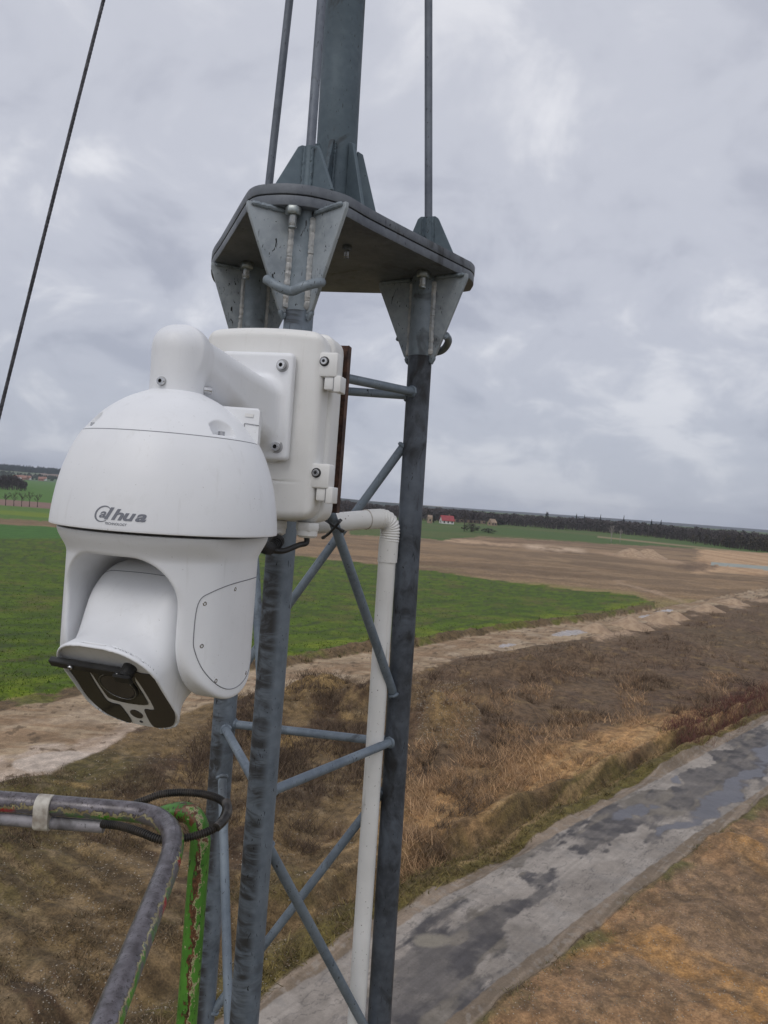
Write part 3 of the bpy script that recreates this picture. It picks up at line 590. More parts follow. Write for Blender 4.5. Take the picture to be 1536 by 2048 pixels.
join('wood', [wood([(-260, 966), (-40, 975), (0, 979), (52, 983)], [(-260, 940), (-40, 945), (0, 947), (30, 949), (45, 957), (54, 965)], 1000, .3, (.052, .044, .048), (.07, .058, .058), 30, 3.6)],
     M_tree, 'dark grove of bare trees at the left edge below the wooded hill', 'wood')
def ridge(n, x0, x1, Y0, Y1, zf, hh, c):
    Vs = []; X = []
    px = rng.uniform(x0, x1, n); t = rng.uniform(0, 1, n); Y = Y0+(Y1-Y0)*t; X = (px-768)*Y/F-.01*Y
    z = zf(px, t); w = rng.uniform(5, 11, n); h_ = hh*rng.uniform(.6, 1.25, n); V = np.empty((n, 3, 3))
    V[:, 0] = np.stack([X-w, Y, z-6], 1); V[:, 1] = np.stack([X+w, Y, z-6], 1); V[:, 2] = np.stack([X+rng.normal(0, 3, n), Y, z+h_], 1)
    return V.reshape(-1, 3), np.arange(3*n).reshape(-1, 3), np.repeat(np.array(c)[None]*rng.uniform(.7, 1.3, (n, 1)), 3, 0)
hz = lambda px, t: (H+np.interp(px, [-420, -150, 0, 120, 300, 470], [6, 13, 11, 10.5, 7, -2])*2700/F)*t**1.15
join('hill_forest', [ridge(2600, -400, 300, 2150, 2690, lambda px, t: hz(px, .6+.4*t), 11, (.028, .04, .036)),
                     ridge(260, -100, 130, 1500, 1900, lambda px, t: hz(px, .11+.3*t), 5, (.04, .05, .035))],
     M_tree, 'dark blue-green forest along the crest of the hill at the left', 'forest')
# ================================================================== MAST
YA, YB, YC = 1.59, 1.965, 2.01
LA = (WY(597, 640, YA), WY(488, 2048, YA)); LB = (WY(840, 720, YB), WY(758, 2048, YB)); LC = (WY(507, 620, YC), WY(405, 2048, YC))
LEG = {'A': LA, 'B': LB, 'C': LC}
def leg(k, z):                                    # z relative to the camera height
    a, b = LEG[k]; t = (z+H-a[2])/(b[2]-a[2]); return a+(b-a)*t
mast = empty('lattice_mast', leg('A', -H)*np.array([1, 1, 0])+np.array([.03, .25, 0]), 'tall three legged grey steel lattice mast with flange, round top pole and stay rods', 'mast')
ZP = .572
def lobj(name, V, Fc, mat, par, **k): return meshobj(name, V, Fc, mat, par, 'auto', **k)
for k, m in (('A', M_leg), ('B', M_legr), ('C', M_leg)):
    p = [leg(k, ZP-(ZP+H)*t) for t in np.linspace(0, 1, 14)]; o = lobj('leg', *tube(p, .0302, 32), m, mast)
    if k == 'B': o['label'] = 'darker weathered right leg'
def weld_ring(P, d, r, rr, par, n=16):
    d = nrm(d); s = nrm(np.cross(d, [0, .3, 1])); t = np.cross(d, s); path = [P+r*(math.cos(a)*s+math.sin(a)*t)+d*random.uniform(-.001, .001) for a in np.linspace(0, 2*PI, n, endpoint=False)]
    V, Fc = tube(path, [rr*random.uniform(.8, 1.3) for _ in path], 6, closed=True); return V, Fc
def strut(name, a, b, r, ra_=.030):
    a = np.array(a); b = np.array(b); d = nrm(b-a); h1 = nrm(d*np.array([1, 1, 0])); s = ra_*.85
    a2 = a+h1*s; b2 = b-h1*s; a2[2] = a[2]+d[2]/max(np.hypot(d[0], d[1]), .1)*s; b2[2] = b[2]-d[2]/max(np.hypot(d[0], d[1]), .1)*s
    o = lobj(name, *tube([a2, a2+(b2-a2)*.33, a2+(b2-a2)*.66, b2], r, 16), M_rod, mast)
    w = [weld_ring(P+dd*.004, dd, r*1.02, .0045, mast) for P, dd in ((a2, d), (b2, -d))]
    return o, w
Zr = [.272-.889*k for k in range(14)]; wmb = MB()
for i, z in enumerate(Zr):
    zb = z+.006
    for (k1, z1, k2, z2, nm) in (('A', z-.012, 'B', z+.008, 'rung'), ('B', z, 'C', z+.004, 'rung'), ('C', z-.004, 'A', z-.010, 'rung')):
        if z < -H+.1: continue
        o, w = strut(nm, leg(k1, z1), leg(k2, z2), .0108)
        if i < 2:
                for q in w: meshobj('weld', q[0], q[1], M_rod, o, 'auto')
    if i < 13 and z-.889 > -H+.05:
        for (k1, k2) in (('A', 'B'), ('B', 'C'), ('C', 'A')):
            o, w = strut('brace', leg(k1, z-.085), leg(k2, z-.889+.09), .0112)
            if i < 2:
                for q in w: meshobj('weld', q[0], q[1], M_rod, o, 'auto')
# flange plates
out_px = [(423, 534), (440, 508), (468, 463), (490, 428), (500, 418), (515, 412.5), (540, 410), (571, 409.5), (612, 413), (652, 421), (690, 432), (715, 445), (740, 459), (830, 504), (927, 551.5), (941, 559), (947, 568), (943, 578), (930, 584), (850, 587), (769, 587), (651, 584), (560, 581), (470, 577), (436, 570), (424, 556)]
def outline(z, grow=0.):
    P = [WZ(x, y, H+ZP) for x, y in out_px]; c = np.mean(P, 0); P = [p+nrm(p-c)*grow for p in P]
    P = spline(P, 3, True); return [np.array([p[0], p[1], H+z]) for p in P]
def slab(name, z0, z1, grow, par):
    bt = outline(z0, grow); V, Fc = fixn(*prism(bt, (0, 0, z1-z0)))
    bm = bmesh.new(); vs = [bm.verts.new(tuple(map(float, v))) for v in V]
    for f in Fc: bm.faces.new([vs[i] for i in f])
    bm.normal_update(); es = [e for e in bm.edges if len(e.link_faces) == 2 and e.link_faces[0].normal.angle(e.link_faces[1].normal) > 1.]
    bmesh.ops.bevel(bm, geom=es, offset=.0018, segments=2, profile=.5, affect='EDGES', clamp_overlap=True)
    bm.verts.index_update(); V = [tuple(v.co) for v in bm.verts]; Fc = [tuple(v.index for v in f.verts) for f in bm.faces]; bm.free()
    return lobj(name, V, Fc, M_plate, par)
slab('lower_flange', ZP, ZP+.0205, 0, mast); up = slab('upper_flange', ZP+.0225, ZP+.043, .001, mast); lobj('gap_shade_sheet', *fixn(*prism(outline(ZP+.0204, -.006), (0, 0, .0022))), M_dark, mast)  # dark inset sheet stands for the shade in the gap between the flanges
ZT = ZP+.043
dirv = lambda deg: np.array([math.cos(math.radians(deg)), math.sin(math.radians(deg)), 0])
def wing(name, c, ang, z_far, z_near, L_far, L_near, th=.009, par=None, mat=M_gus, r0=.026, cut=.012):
    """flat tapered gusset wing: wide at the flange (z_near), narrow far from it"""
    d = dirv(ang); n = np.array([-d[1], d[0], 0]); s = 1 if z_far > z_near else -1
    P = [c(z_near)+d*r0, c(z_near)+d*L_near, c(z_near+s*cut)+d*L_near, c(z_far-s*.006)+d*L_far, c(z_far)+d*(L_far-.008), c(z_far)+d*r0]
    P = [p-n*th/2 for p in P]; V, Fc = bevel(*fixn(*prism(P, n*th)), .0012, 1); return lobj(name, V, Fc, mat, par)
def bead(path, r, par, mat, seg=8, name='weld'):
    P = []; R = []; path = [np.asarray(p, float) for p in path]; L = sum(np.linalg.norm(path[i+1]-path[i]) for i in range(len(path)-1)); n = max(int(L/.0032), 4)
    t = np.linspace(0, len(path)-1, n)
    for i, q in enumerate(t):
        a = min(int(q), len(path)-2); P.append(path[a]+(path[a+1]-path[a])*(q-a)+np.array([random.uniform(-1, 1)*.0007 for _ in range(3)])); R.append(r*(1+.06*math.sin(i*1.3)+random.uniform(-.07, .07))*(.45 if i in (0, n-1) else 1))
    return lobj(name, *tube(P, R, seg), mat, par)
def hexnut(c, r, h, axis=(0, 0, 1)):
    ax = nrm(axis); s = nrm(np.cross(ax, [.3, 1, .2])); t = np.cross(ax, s); c = np.asarray(c, float)
    return bevel(*fixn(*prism([c+r*(math.cos(a)*s+math.sin(a)*t) for a in np.arange(6)*PI/3+.25], ax*h)), r*.09, 1)
def cylr(c, axis, h, r, seg=20): c = np.asarray(c, float); return tube([c, c+nrm(axis)*h], r, seg)
M_zinc = simple('zinc_nut', (.26, .29, .29), (.36, .38, .37), 60, .38, .7)
for k, angs, outw in (('A', (208, 314), 263), ('B', (149, -33), 52), ('C', (203, 23), 143)):
    c = lambda z, k=k: leg(k, z); lens = {'A': (.127, .128), 'B': (.135, .122), 'C': (.116, .120)}[k]
    br = lobj('leg_bracket', *tube([c(ZP-.0002), c(ZP-.10), c(ZP-.2)], .0312, 32), M_gus, mast)
    for ang, L in zip(angs, lens):
        wing('gusset', c, ang, ZP-.205, ZP-.0005, .046, L, par=br, mat=M_gusl)
        for sgn in (1, -1):
            d = dirv(ang); n = np.array([-d[1], d[0], 0])*sgn
            bead([c(ZP-.012)+d*.031+n*.0055, c(ZP-.11)+d*.0310+n*.005, c(ZP-.198)+d*.032+n*.004], .0074, br, M_weld)
            bead([c(ZP-.004)+d*.036+n*.0065, c(ZP-.004)+d*(L-.008)+n*.0065], .0052, br, M_gus)
        bead([c(ZP-.205)+dirv(ang)*.028, c(ZP-.216)+dirv(ang)*.034, c(ZP-.2)+dirv(ang)*.042], .0055, br, M_gus)
    # anchoring loop bar welded outside
    zl = ZP-.158; d1, d2 = dirv(angs[0]), dirv(angs[1]); o_ = dirv(outw); f1, f2 = (.070, .068)
    P = spline([c(zl+.012)+d1*f1+o_*.004, c(zl+.004)+d1*f1*.88+o_*.03, c(zl-.012)+d1*.028+o_*.062, c(zl-.016)+o_*.070, c(zl-.010)+d2*.028+o_*.062, c(zl+.002)+d2*f2*.88+o_*.030, c(zl+.010)+d2*f2+o_*.004], 6)
    if k != 'C': lobj('anchor_loop', *tube(P, .0094, 16), M_gus, br)
    for q in (P[1], P[-2]):
      if k != 'C': bead([q+np.array([-.009, 0, -.006]), q+np.array([.009, 0, .0]), ], .006, br, M_gus)
def bolt(px, py, Y, sc_=1., M_zinc=M_zinc):
    p = WY(px, py, Y); p[2] = H+ZP-.0002; r = .0165*sc_
    b = lobj('bolt', *cylr(p-[0, 0, .042*sc_], (0, 0, 1), .040*sc_, .0082*sc_, 16), M_zinc, mast)
    lobj('nut', *hexnut(p-[0, 0, .0165*sc_], r, .016*sc_), M_zinc, b)
    q = [p+[0.0083*sc_*math.cos(a), 0.0083*sc_*math.sin(a), -.040*sc_+.0019*sc_*a/(2*PI)] for a in np.linspace(0, 2*PI*10, 120)]
    lobj('thread', *tube(q, .0007*sc_, 5), M_steel, b)
    if Y > 1.6: lobj('bolt_head', *hexnut(np.array([p[0], p[1], H+ZT+.0002]), r, .012), M_plate, b)
bolt(586, 432, 1.546); bolt(846, 553, 1.905, 1.0); bolt(493, 545, 1.945, 1.0); bolt(695, 483, 1.76, .7, M_plate)
# top pole, fins and stay rods
pc = np.array([-.174, 1.855, H+ZT]); pt = WY(695, 0, 1.865); pdir = nrm(pt-WY(677, 320, 1.858))
pole = lobj('top_pole', *tube([pc, pc+pdir*.3, pc+pdir*.8, pc+pdir*2, pc+pdir*6.5], .0485, 48), M_pole, mast)
pang = math.degrees(math.atan2(-pc[1], -pc[0]))
for a_ in (-17, 37, 98, 158, 218, 290):
    d = dirv(pang+a_); n = np.array([-d[1], d[0], 0]); P = [pc+d*.046, pc+d*.122, pc+d*.122+np.array([0, 0, .02]), pc+d*.060+np.array([0, 0, .212]), pc+d*.046+np.array([0, 0, .218])]
    lobj('fin', *bevel(*fixn(*prism([p-n*.005 for p in P], n*.010)), .0012, 1), M_pole, pole)
    bead([pc+d*.050+n*.006+np.array([0, 0, .01]), pc+d*.050+n*.006+np.array([0, 0, .21])], .0045, pole, M_pole)
for k, base, top, angs, L, r in (('A', (621, 297, 1.625), (643, 0, 1.70), (200, 322), .072, .0100), ('B', (857, 432, 1.965), (857, 0, 1.955), (165, -20), .072, .0100), ('C', (537, 378, 2.01), (579, 0, 1.99), (205, 25), .072, .0102)):
    b = WY(*base); t = WY(*top); d = nrm(t-b); b0 = b+d*((H+ZT-b[2])/d[2])
    s = lobj('stay_rod', *tube([b0+d*.004, b0+d*1.0, b0+d*2.2, b0+d*4.5], r, 20), M_stay, mast)
    ax = lambda z, b0=b0, d=d: b0+d*((z+H-b0[2])/d[2]); zt = ZT+.112
    f = lobj('stay_socket', *tube([ax(ZT+.0002), ax(zt-.004)], .0145, 20), M_pole, mast)
    for a_ in angs:
        wing('gusset', ax, a_, zt, ZT+.0005, .027, L, th=.008, par=f, mat=M_pole, r0=.009, cut=.004)
        for sg in (1, -1):
            dd = dirv(a_); n = np.array([-dd[1], dd[0], 0])*sg; bead([ax(ZT+.006)+dd*.013+n*.006, ax(zt-.004)+dd*.013+n*.006], .0038, f, M_pole)
# guy wire: twisted cable from the pole to an anchor in the ground
ga, gb = WY(215, 0, 1.80), WY(2, 850, 1.72); d = nrm(ga-gb); t_up = (-.2-ga[0])/d[0]; top = ga+d*t_up; bot = gb-d*((gb[2])/d[2])
Pw = [bot+(top-bot)*t for t in np.linspace(0, 1, 160)]
Lg = np.linalg.norm(top-bot); tb0, tb1 = np.linalg.norm(gb-bot)/Lg, np.linalg.norm(ga-bot)/Lg
Pw = [p+np.array([-.010*math.exp(-((t-(tb0+tb1)/2)/.09)**2), 0, 0]) for p, t in zip(Pw, np.linspace(0, 1, 160))]
gw = empty('guy_wire', bot, 'thin twisted dark steel guy wire slanting across the sky at the upper left', 'cable')
for s_ in range(4):
    P = []; seg = [p for p in Pw]; L = 0
    dense = []
    for i in range(len(seg)-1):
        l = np.linalg.norm(seg[i+1]-seg[i]); near = (seg[i][2] > H-.3) and (seg[i][2] < H+1.7); m_ = max(int(l/(.0045 if near else .05)), 1)
        for q in range(m_): dense.append((seg[i]+(seg[i+1]-seg[i])*q/m_, L+l*q/m_))
        L += l
    e1 = nrm(np.cross(d, [0, 1, 0])); e2 = np.cross(d, e1)
    for p, l in dense: a_ = l*2*PI/.040+s_*PI/2; P.append(p+.0021*(math.cos(a_)*e1+math.sin(a_)*e2))
    meshobj('strand', *tube(P, .0022, 6), M_cable, gw, True)
# ================================================================== JUNCTION BOX  (local x = right, y = into the box, z up)
yaw = math.radians(13); BX = np.array([math.cos(yaw), -math.sin(yaw), 0]); BY = np.array([math.sin(yaw), math.cos(yaw), 0]); BZ = np.array([0, 0, 1.])
BX0 = np.array([-.241, 1.387, H+.1235]); RB_ = np.stack([BX, BY, BZ])
def toB(P): P = np.asarray(P, float); return BX0+P[..., 0:1]*BX+P[..., 1:2]*BY+P[..., 2:3]*BZ
HW, HH = .118, .176
jb = empty('junction_box', toB(np.array([0, .06, -HH])), 'white cast metal junction box with rounded corners clamped to the front mast leg', 'junction box')
def f_cover(x, y, z):
    # front face slightly crowned, stepped chamfer towards the sides
    hh = HH-.006*(x/HW)**2
    a = rbox(x, y-.030-.006*(x/HW)**2, z, HW-.002, .030, hh-.002, .018); a = smax(a, rbox2(x, z, HW-.002, hh, .034), .006)
    g = np.maximum(abs(z+.1025)-.0016, abs(y)-.003); a = smax(a, -g, .001)      # groove on the front
    return a
def f_body(x, y, z):
    a = rbox(x, y-.085, z, HW+.004, .033, HH, .012); a = smax(a, rbox2(x, z, HW+.004, HH, .034), .004); b = rbox(x, y-.066, z, HW+.001, .012, HH-.003, .004); b = smax(b, rbox2(x, z, HW+.001, HH-.003, .032), .003)
    return np.minimum(a, b)
P, Q_ = surfnet(f_cover, (-.13, -.012, -.19), (.13, .075, .19), .0022); cover = meshobj('cover', toB(P), Q_, M_box, jb)
P, Q_ = surfnet(f_body, (-.135, .045, -.19), (.135, .13, .19), .0025); meshobj('body', toB(P), Q_, M_box, jb)
bxd = lambda c, hf, bv=.002, seg=2: (lambda VF: (toB(np.array(VF[0])), VF[1]))(bevel(*box(c, np.eye(3), hf), bv, seg))
def socket_screw(c, ax, par, r=.006, h=.005, conv=toB, rm=None, rf=1.42):
    """c, ax in local coords: cap head with a hexagonal socket"""
    c = np.asarray(c, float); ax = nrm(ax); s = nrm(np.cross(ax, [.2, .1, 1])); t = np.cross(ax, s); V = []; Fc = []; n = 24
    def ring(rad, q, hexa=False):
        i0 = len(V)
        for k in range(n):
            a = 2*PI*k/n; rr = rad
            if hexa: m_ = (a % (PI/3))-PI/6; rr = rad*math.cos(PI/6)/math.cos(m_)
            V.append(c+ax*q+rr*(math.cos(a)*s+math.sin(a)*t))
        return i0
    R = [ring(r, 0), ring(r, h*.8), ring(r*.88, h), ring(r*.5, h, True), ring(r*.5, h*.3, True)]
    for a, b in zip(R[:-1], R[1:]):
        for k in range(n): l = (k+1) % n; Fc.append((a+k, a+l, b+l, b+k))
    Fc.append(tuple(R[0]+k for k in range(n))[::-1]); Fc.append(tuple(R[-1]+k for k in range(n)))
    o = lobj('screw', conv(np.array(V)), fixn(V, Fc)[1], M_steel, par)
    V, Fc = tube([c-ax*.0006, c+ax*.0008], r*rf, 24); lobj('screw_recess', conv(np.array(V)), Fc, rm or M_dark, o)
    V, Fc = tube([c+ax*h*.28, c+ax*h*.34], r*.49, 12); lobj('socket', conv(np.array(V)), Fc, M_dark, o); return o
for zc in (.104, -.094):
    hg = lobj('hinge', *bxd((HW+.001, .026, zc+.006), (.0225, .018, .022), .004), M_box, jb)
    lobj('hinge_lug', *bxd((HW+.012, .030, zc-.026), (.0125, .018, .0125), .003), M_box, hg)
    lobj('latch_tab', *bxd((HW+.0245, .027, zc-.027), (.0065, .017, .0145), .0018), M_box, hg)
    lobj('latch_gap', *bxd((HW+.0178, .0113, zc-.028), (.0005, .0012, .0125), .0002, 1), M_seam, hg)
    socket_screw((HW-.001, .0078, zc+.011), (0, -1, 0), hg, .0062, .006)
for xc, col_ in ((.030, M_box), (.092, M_box)):
    g_ = lobj('cable_gland', *(lambda VF: (toB(np.array(VF[0])), VF[1]))(hexnut((xc, .055, -HH-.014), .0225, .016)), M_box, jb)
    V, Fc = tube([(xc, .055, -HH-.026), (xc, .055, -HH-.022), (xc, .055, -HH-.013)], [.0145, .019, .0195], 24); lobj('gland_nut', toB(np.array(V)), Fc, M_box, g_)
# rusty angle bar behind the box
V, Fc = fixn(*prism([(HW+.008, .121, .168), (HW+.008, .125, .168), (HW-.03, .125, .168), (HW-.03, .146, .168), (HW-.005, .146, .168), (HW+.0075, .144, .168)], (0, 0, -.322)))
o = lobj('angle_bar', toB(np.array(V)), Fc, M_rust, None, loc=toB(np.array([HW, .13, -.177]))); tag(o, 'narrow rusty brown steel bar standing upright behind the right edge of the junction box', 'bar')
V, Fc = fixn(*prism([(-.06, .12, .10), (-.06, .125, .10), (HW-.03, .125, .10), (HW-.03, .12, .10)], (0, 0, -.03))); o2 = lobj('cross_plate', toB(np.array(V)), Fc, M_rust, o)
# ================================================================== MOUNTING ARM  (same local frame)
DX = -.3055; DY = 1.092; ax_l = RB_@(np.array([DX, DY, H])-BX0); axx, axy = ax_l[0], ax_l[1]
z_top = H+.221-BX0[2]; z_col = H+.127-BX0[2]
def f_arm(x, y, z):
    r = np.hypot(x-axx, y-axy); cyl = np.maximum(r-.0375, np.maximum(z-z_top, z_col-z))
    cyl = smax(smax(r-.0375, z-z_top, .034), z_col-z, .001)
    t = np.clip((y-axy)/(0-axy), 0, 1); cx = axx+(0.000-axx)*t; hw = .034+.008*t+.016*np.clip((t-.8)/.2, 0, 1)**2
    zt = z_top+.001-.024*t; zb = (z_col+.030)+( -.085*t)-.02*np.clip((t-.85)/.15, 0, 1)**2; zc = (zt+zb)/2; hz_ = (zt-zb)/2
    qx = abs(x-cx); body = smax(rbox2(x-cx, z-zc, hw, hz_, .0315), smax(axy-y, y+.002, .002), .002)
    plate = rbox(x-.000, y+.010, z-.0285, .070, .010, .096, .008); plate = smax(plate, rbox2(x-.000, z-.0285, .070, .096, .012), .003)
    return smin(smin(cyl, body, .020), plate, .014)
P, Q_ = surfnet(f_arm, (-.12, min(axy-.05, -.36), -.08), (.09, .012, .125), .0025)
arm = meshobj('mounting_arm', toB(P), Q_, M_wht, None, True, loc=toB(np.array([.008, 0, .032]))); tag(arm, 'white swan neck wall arm bolted to the junction box, carrying the dome camera', 'camera arm')
for zc in (.100, -.043): socket_screw((.0495, -.0195, zc), (0, -1, 0), arm, .0078, .010, rm=M_recess, rf=1.5)
va = math.atan2(-DY, -DX)                                    # towards the viewer
toBi = lambda P: RB_@(np.asarray(P)-BX0)
for a_, zz in ((va-math.radians(33), .1405), (va+math.radians(86), .138)):
    dn = np.array([math.cos(a_), math.sin(a_), 0]); p0 = np.array([DX, DY, H+zz])+dn*(.0368); socket_screw(toBi(p0), RB_@dn, arm, .0060, .0115 if a_ > va else .006, rm=M_recess, rf=1.1)
# ================================================================== DOME CAMERA
D0 = np.array([DX, DY, H])
cam_o = empty('surveillance_camera', D0+[0, 0, -.29], 'large white pan and tilt dome camera with printed logo hanging from the swan neck arm', 'security camera')
prof = [(0.0362, .131), (0.0444, .1275), (0.0637, .1185), (0.0791, .1085), (0.0936, .097), (0.1061, .0835), (0.1153, .072), (0.1201, .0655)]
prof2 = [(0.1214, .0650), (0.1318, .045), (0.1415, .0185), (0.1475, -.0045), (0.1515, -.027), (0.1539, -.047), (0.1548, -.0595)]
def revolve(pr, n=128, thick=0):
    V = []; Fc = []; m_ = len(pr)
    for r, z in pr:
        for k in range(n): a = 2*PI*k/n; V.append((DX+r*math.cos(a), DY+r*math.sin(a), H+z))
    for i in range(m_-1):
        for k in range(n): l = (k+1) % n; Fc.append((i*n+k, (i+1)*n+k, (i+1)*n+l, i*n+l))
    return V, Fc
sp2 = lambda pr, n=6: [tuple(p) for p in spline([np.array(p) for p in pr], n)]
cap_p = [(.001, .1325), (.0362, .1315)]+sp2(prof)+[(.1200, .0635)]
_cz = np.array([p[1] for p in cap_p])[::-1]; _cr = np.array([p[0] for p in cap_p])[::-1]; POCK = (va+math.radians(34), va-math.radians(72), va+math.radians(160))
def f_cap(x, y, z):
    r = np.hypot(x, y); v = np.minimum((r-np.interp(z, _cz, _cr))*.62, 1); v = np.maximum(v, np.maximum(z-.1315, .0635-z))
    for a_ in POCK:
        e = x*math.cos(a_)+y*math.sin(a_); q = -x*math.sin(a_)+y*math.cos(a_); pk = np.maximum(np.maximum(.0998+q*q*14-e, abs(q)-.0185), .0695-z); v = np.maximum(v, -pk)
    return v
P, Q_ = surfnet(f_cap, (-.13, -.13, .060), (.13, .13, .136), .0016); capo = meshobj('top_cap', P+D0, Q_, M_wht, cam_o, 'auto')
shr_p = [(.117, .0642), (.1209, .0643)]+sp2(prof2)+[(.1545, -.0613), (.1525, -.0620), (.145, -.0620), (.1445, -.060)]
shr = lobj('shroud', *revolve(shr_p), M_wht, cam_o)
lobj('seam', *revolve([(.1202, .0636), (.1213, .0648), (.1198, .0662)]), M_seam, shr)
# rear wiring housing on the cap
def R_of(z): return float(np.interp(z, [p[1] for p in prof2][::-1], [p[0] for p in prof2][::-1]))
a0 = va+math.radians(112)
def seg_box(name, r0_, r1_, a1, a2, z0, z1, mat, par, bv=.002, n=8):
    V = []; 
    for r in (r0_, r1_):
        for z in (z0, z1):
            for k in range(n+1): a = a1+(a2-a1)*k/n; V.append((DX+r*math.cos(a), DY+r*math.sin(a), H+z))
    m_ = n+1; Fc = []
    for k in range(n):
        Fc += [(k, k+1, m_+k+1, m_+k), (2*m_+k, 3*m_+k, 3*m_+k+1, 2*m_+k+1), (k, 2*m_+k, 2*m_+k+1, k+1), (m_+k, m_+k+1, 3*m_+k+1, 3*m_+k)]
    Fc += [(0, m_, 3*m_, 2*m_), (n, 2*m_+n, 3*m_+n, m_+n)]
    return lobj(name, *fixn(V, Fc), mat, par)
hs = seg_box('wiring_housing',   .045, .1215, a0-math.radians(42), a0+math.radians(40), .062, .1135, M_wht, cam_o)
seg_box('housing_lid', .045, .1185, a0-math.radians(39), a0+math.radians(37), .1136, .1165, M_wht, hs)
a1 = a0-math.radians(41.7)
def rad_pt(a, r, z): return np.array([DX+r*math.cos(a), DY+r*math.sin(a), H+z])
# cable cover square on the side of the housing
an = a0-math.radians(42.4)
lobj('access_flap', *tube([rad_pt(an, .101, .070), rad_pt(an, .101, .094), rad_pt(an, .1218, .092)], .0005, 5), M_seam, hs)
lobj('data_sticker', *fixn(*prism([rad_pt(an, .101, .108), rad_pt(an, .113, .1075), rad_pt(an, .113, .103), rad_pt(an, .101, .1035)], (-.0003, -.0006, 0))), M_box, hs)
lobj('flap_screw', *cylr(rad_pt(an-.02, .104, .080), (math.sin(an), -math.cos(an), 0), .002, .0035), M_steel, hs)
for a_ in POCK:
    e = np.array([math.cos(a_), math.sin(a_), 0]); lobj('pocket_screw', *cylr(D0+e*.1085+[0, 0, .0694], (0, 0, 1), .006, .0046), M_steel, capo)
# yoke
PA = math.radians(-107.5); pv = np.array([math.cos(PA), math.sin(PA), 0]); sv = np.array([-math.sin(PA), math.cos(PA), 0])
def toD(P): P = np.asarray(P, float); return D0+P[..., 0:1]*sv+P[..., 1:2]*pv+P[..., 2:3]*BZ    # (s, p, z)
ZA = -.192; AR = .094
def f_yoke(s, p, z):
    r = np.hypot(s, p); fl = .0145*sstep(-.100, -.066, z)
    R = .1300+fl; body = (r-R)*.95
    slabx = abs(s)-.1260; body = smax(body, slabx, .012)
    arm_ = smin(np.hypot(p, z-ZA)-AR, np.maximum(abs(p)-AR, ZA-z), .001); arm_ = smin(arm_, -.118-z, .05); arm_ = smin(arm_, -.085-z, .02)
    body = smax(body, arm_, .006)
    body = smax(body, z+.0655, .001)
    tz = rbox2(s, z+.395, .0830, .300, .055)
    return smax(body, -tz, .005)
P, Q_ = surfnet(f_yoke, (-.158, -.158, -.295), (.158, .158, -.062), .0018); yoke = meshobj('yoke', toD(P), Q_, M_wht, cam_o)
def on_yoke(p, z, side=1):
    lo, hi = .09, .16
    for _ in range(40):
        m_ = (lo+hi)/2
        if float(f_yoke(np.array(side*m_), np.array(p), np.array(z))) < 0: lo = m_
        else: hi = m_
    return side*lo
w_ = .080
outl = [(w_*.97, -.150), (w_*.80, -.136), (.03, -.127), (-.03, -.1235), (-w_*.8, -.1245), (-w_*.97, -.130), (-w_, -.150), (-w_, ZA)]+[(-w_*math.cos(a), ZA-w_*math.sin(a)) for a in np.linspace(.25, PI-.25, 9)]+[(w_, ZA)]
for side in (1, -1):
    pts = spline([np.array([p, z]) for p, z in outl], 6, True)
    V, Fc = tube([toD(np.array([on_yoke(p, z, side)+side*.0001, p, z])) for p, z in pts], .00065, 5, closed=True)
    cv = meshobj('side_cover_joint', V, Fc, M_seam, yoke)
    for p, z in ((.070, -.150), (.018, -.134), (.070, -.205), (-.034, -.258), (.046, -.2535), (-.066, -.150), (-.071, -.205)):
        s_ = on_yoke(p, z, side); e = 1e-3
        n_ = nrm([(f_yoke(*[np.array(v) for v in (s_+e, p, z)])-f_yoke(*[np.array(v) for v in (s_-e, p, z)])), (f_yoke(*[np.array(v) for v in (s_, p+e, z)])-f_yoke(*[np.array(v) for v in (s_, p-e, z)])), 0])
        socket_screw(np.array([s_, p, z])-n_*.0012, n_, cv, .0030, .0016, conv=toD, rm=M_recess)
for a_ in (va-math.radians(32), va+math.radians(14)):       # small pockets under the rim
    e = np.array([math.cos(a_), math.sin(a_), 0]); s_ = np.array([-math.sin(a_), math.cos(a_), 0]); b = D0+e*.1395+[0, 0, -.0715]
    MB().add([b-s_*.006+[0, 0, .001], b+s_*.006+[0, 0, .001], b+s_*.0035-e*.006+[0, 0, -.007], b-s_*.0035-e*.006+[0, 0, -.007]], [(0, 1, 2, 3)]).build('rim_notch', M_seam, yoke, False)
# tilting head, local (s, d, f): f along the lens axis, d down the face
TAU = math.radians(42); fv = pv*math.cos(TAU)-BZ*math.sin(TAU); dv_ = -BZ*math.cos(TAU)-pv*math.sin(TAU); HC = toD(np.array([0, 0, ZA-.006]))
def toH(P): P = np.asarray(P, float); return HC+P[..., 0:1]*sv+P[..., 1:2]*dv_+P[..., 2:3]*fv
FS, FD, FL = .0740, .0920, .113
def f_head(s, d, f):
    ball = smax(np.hypot(d+.002, f)-.0865, abs(s)-.0740, .03)
    t = np.clip((f+.01)/(FL+.01), 0, 1); hs_ = .064+(FS-.064)*t**2.4; hd = .062+(FD-.062)*t**2.2
    cr_ = rbox2(s, d, hs_, hd, .056)
    fr = FL+.002-.003*(d/FD)
    body = smax(smax(cr_, (f-fr), .0025), -f-.02, .02)
    a = smin(ball, body, .03)
    rec = np.maximum(rbox2(s, d, FS-.0028, FD-.0028, .054), FL-.0035-f)
    return smax(a, -rec, .001)
P, Q_ = surfnet(f_head, (-.095, -.10, -.10), (.095, .10, .165), .0018); head = meshobj('camera_head', toH(P), Q_, M_wht, cam_o)
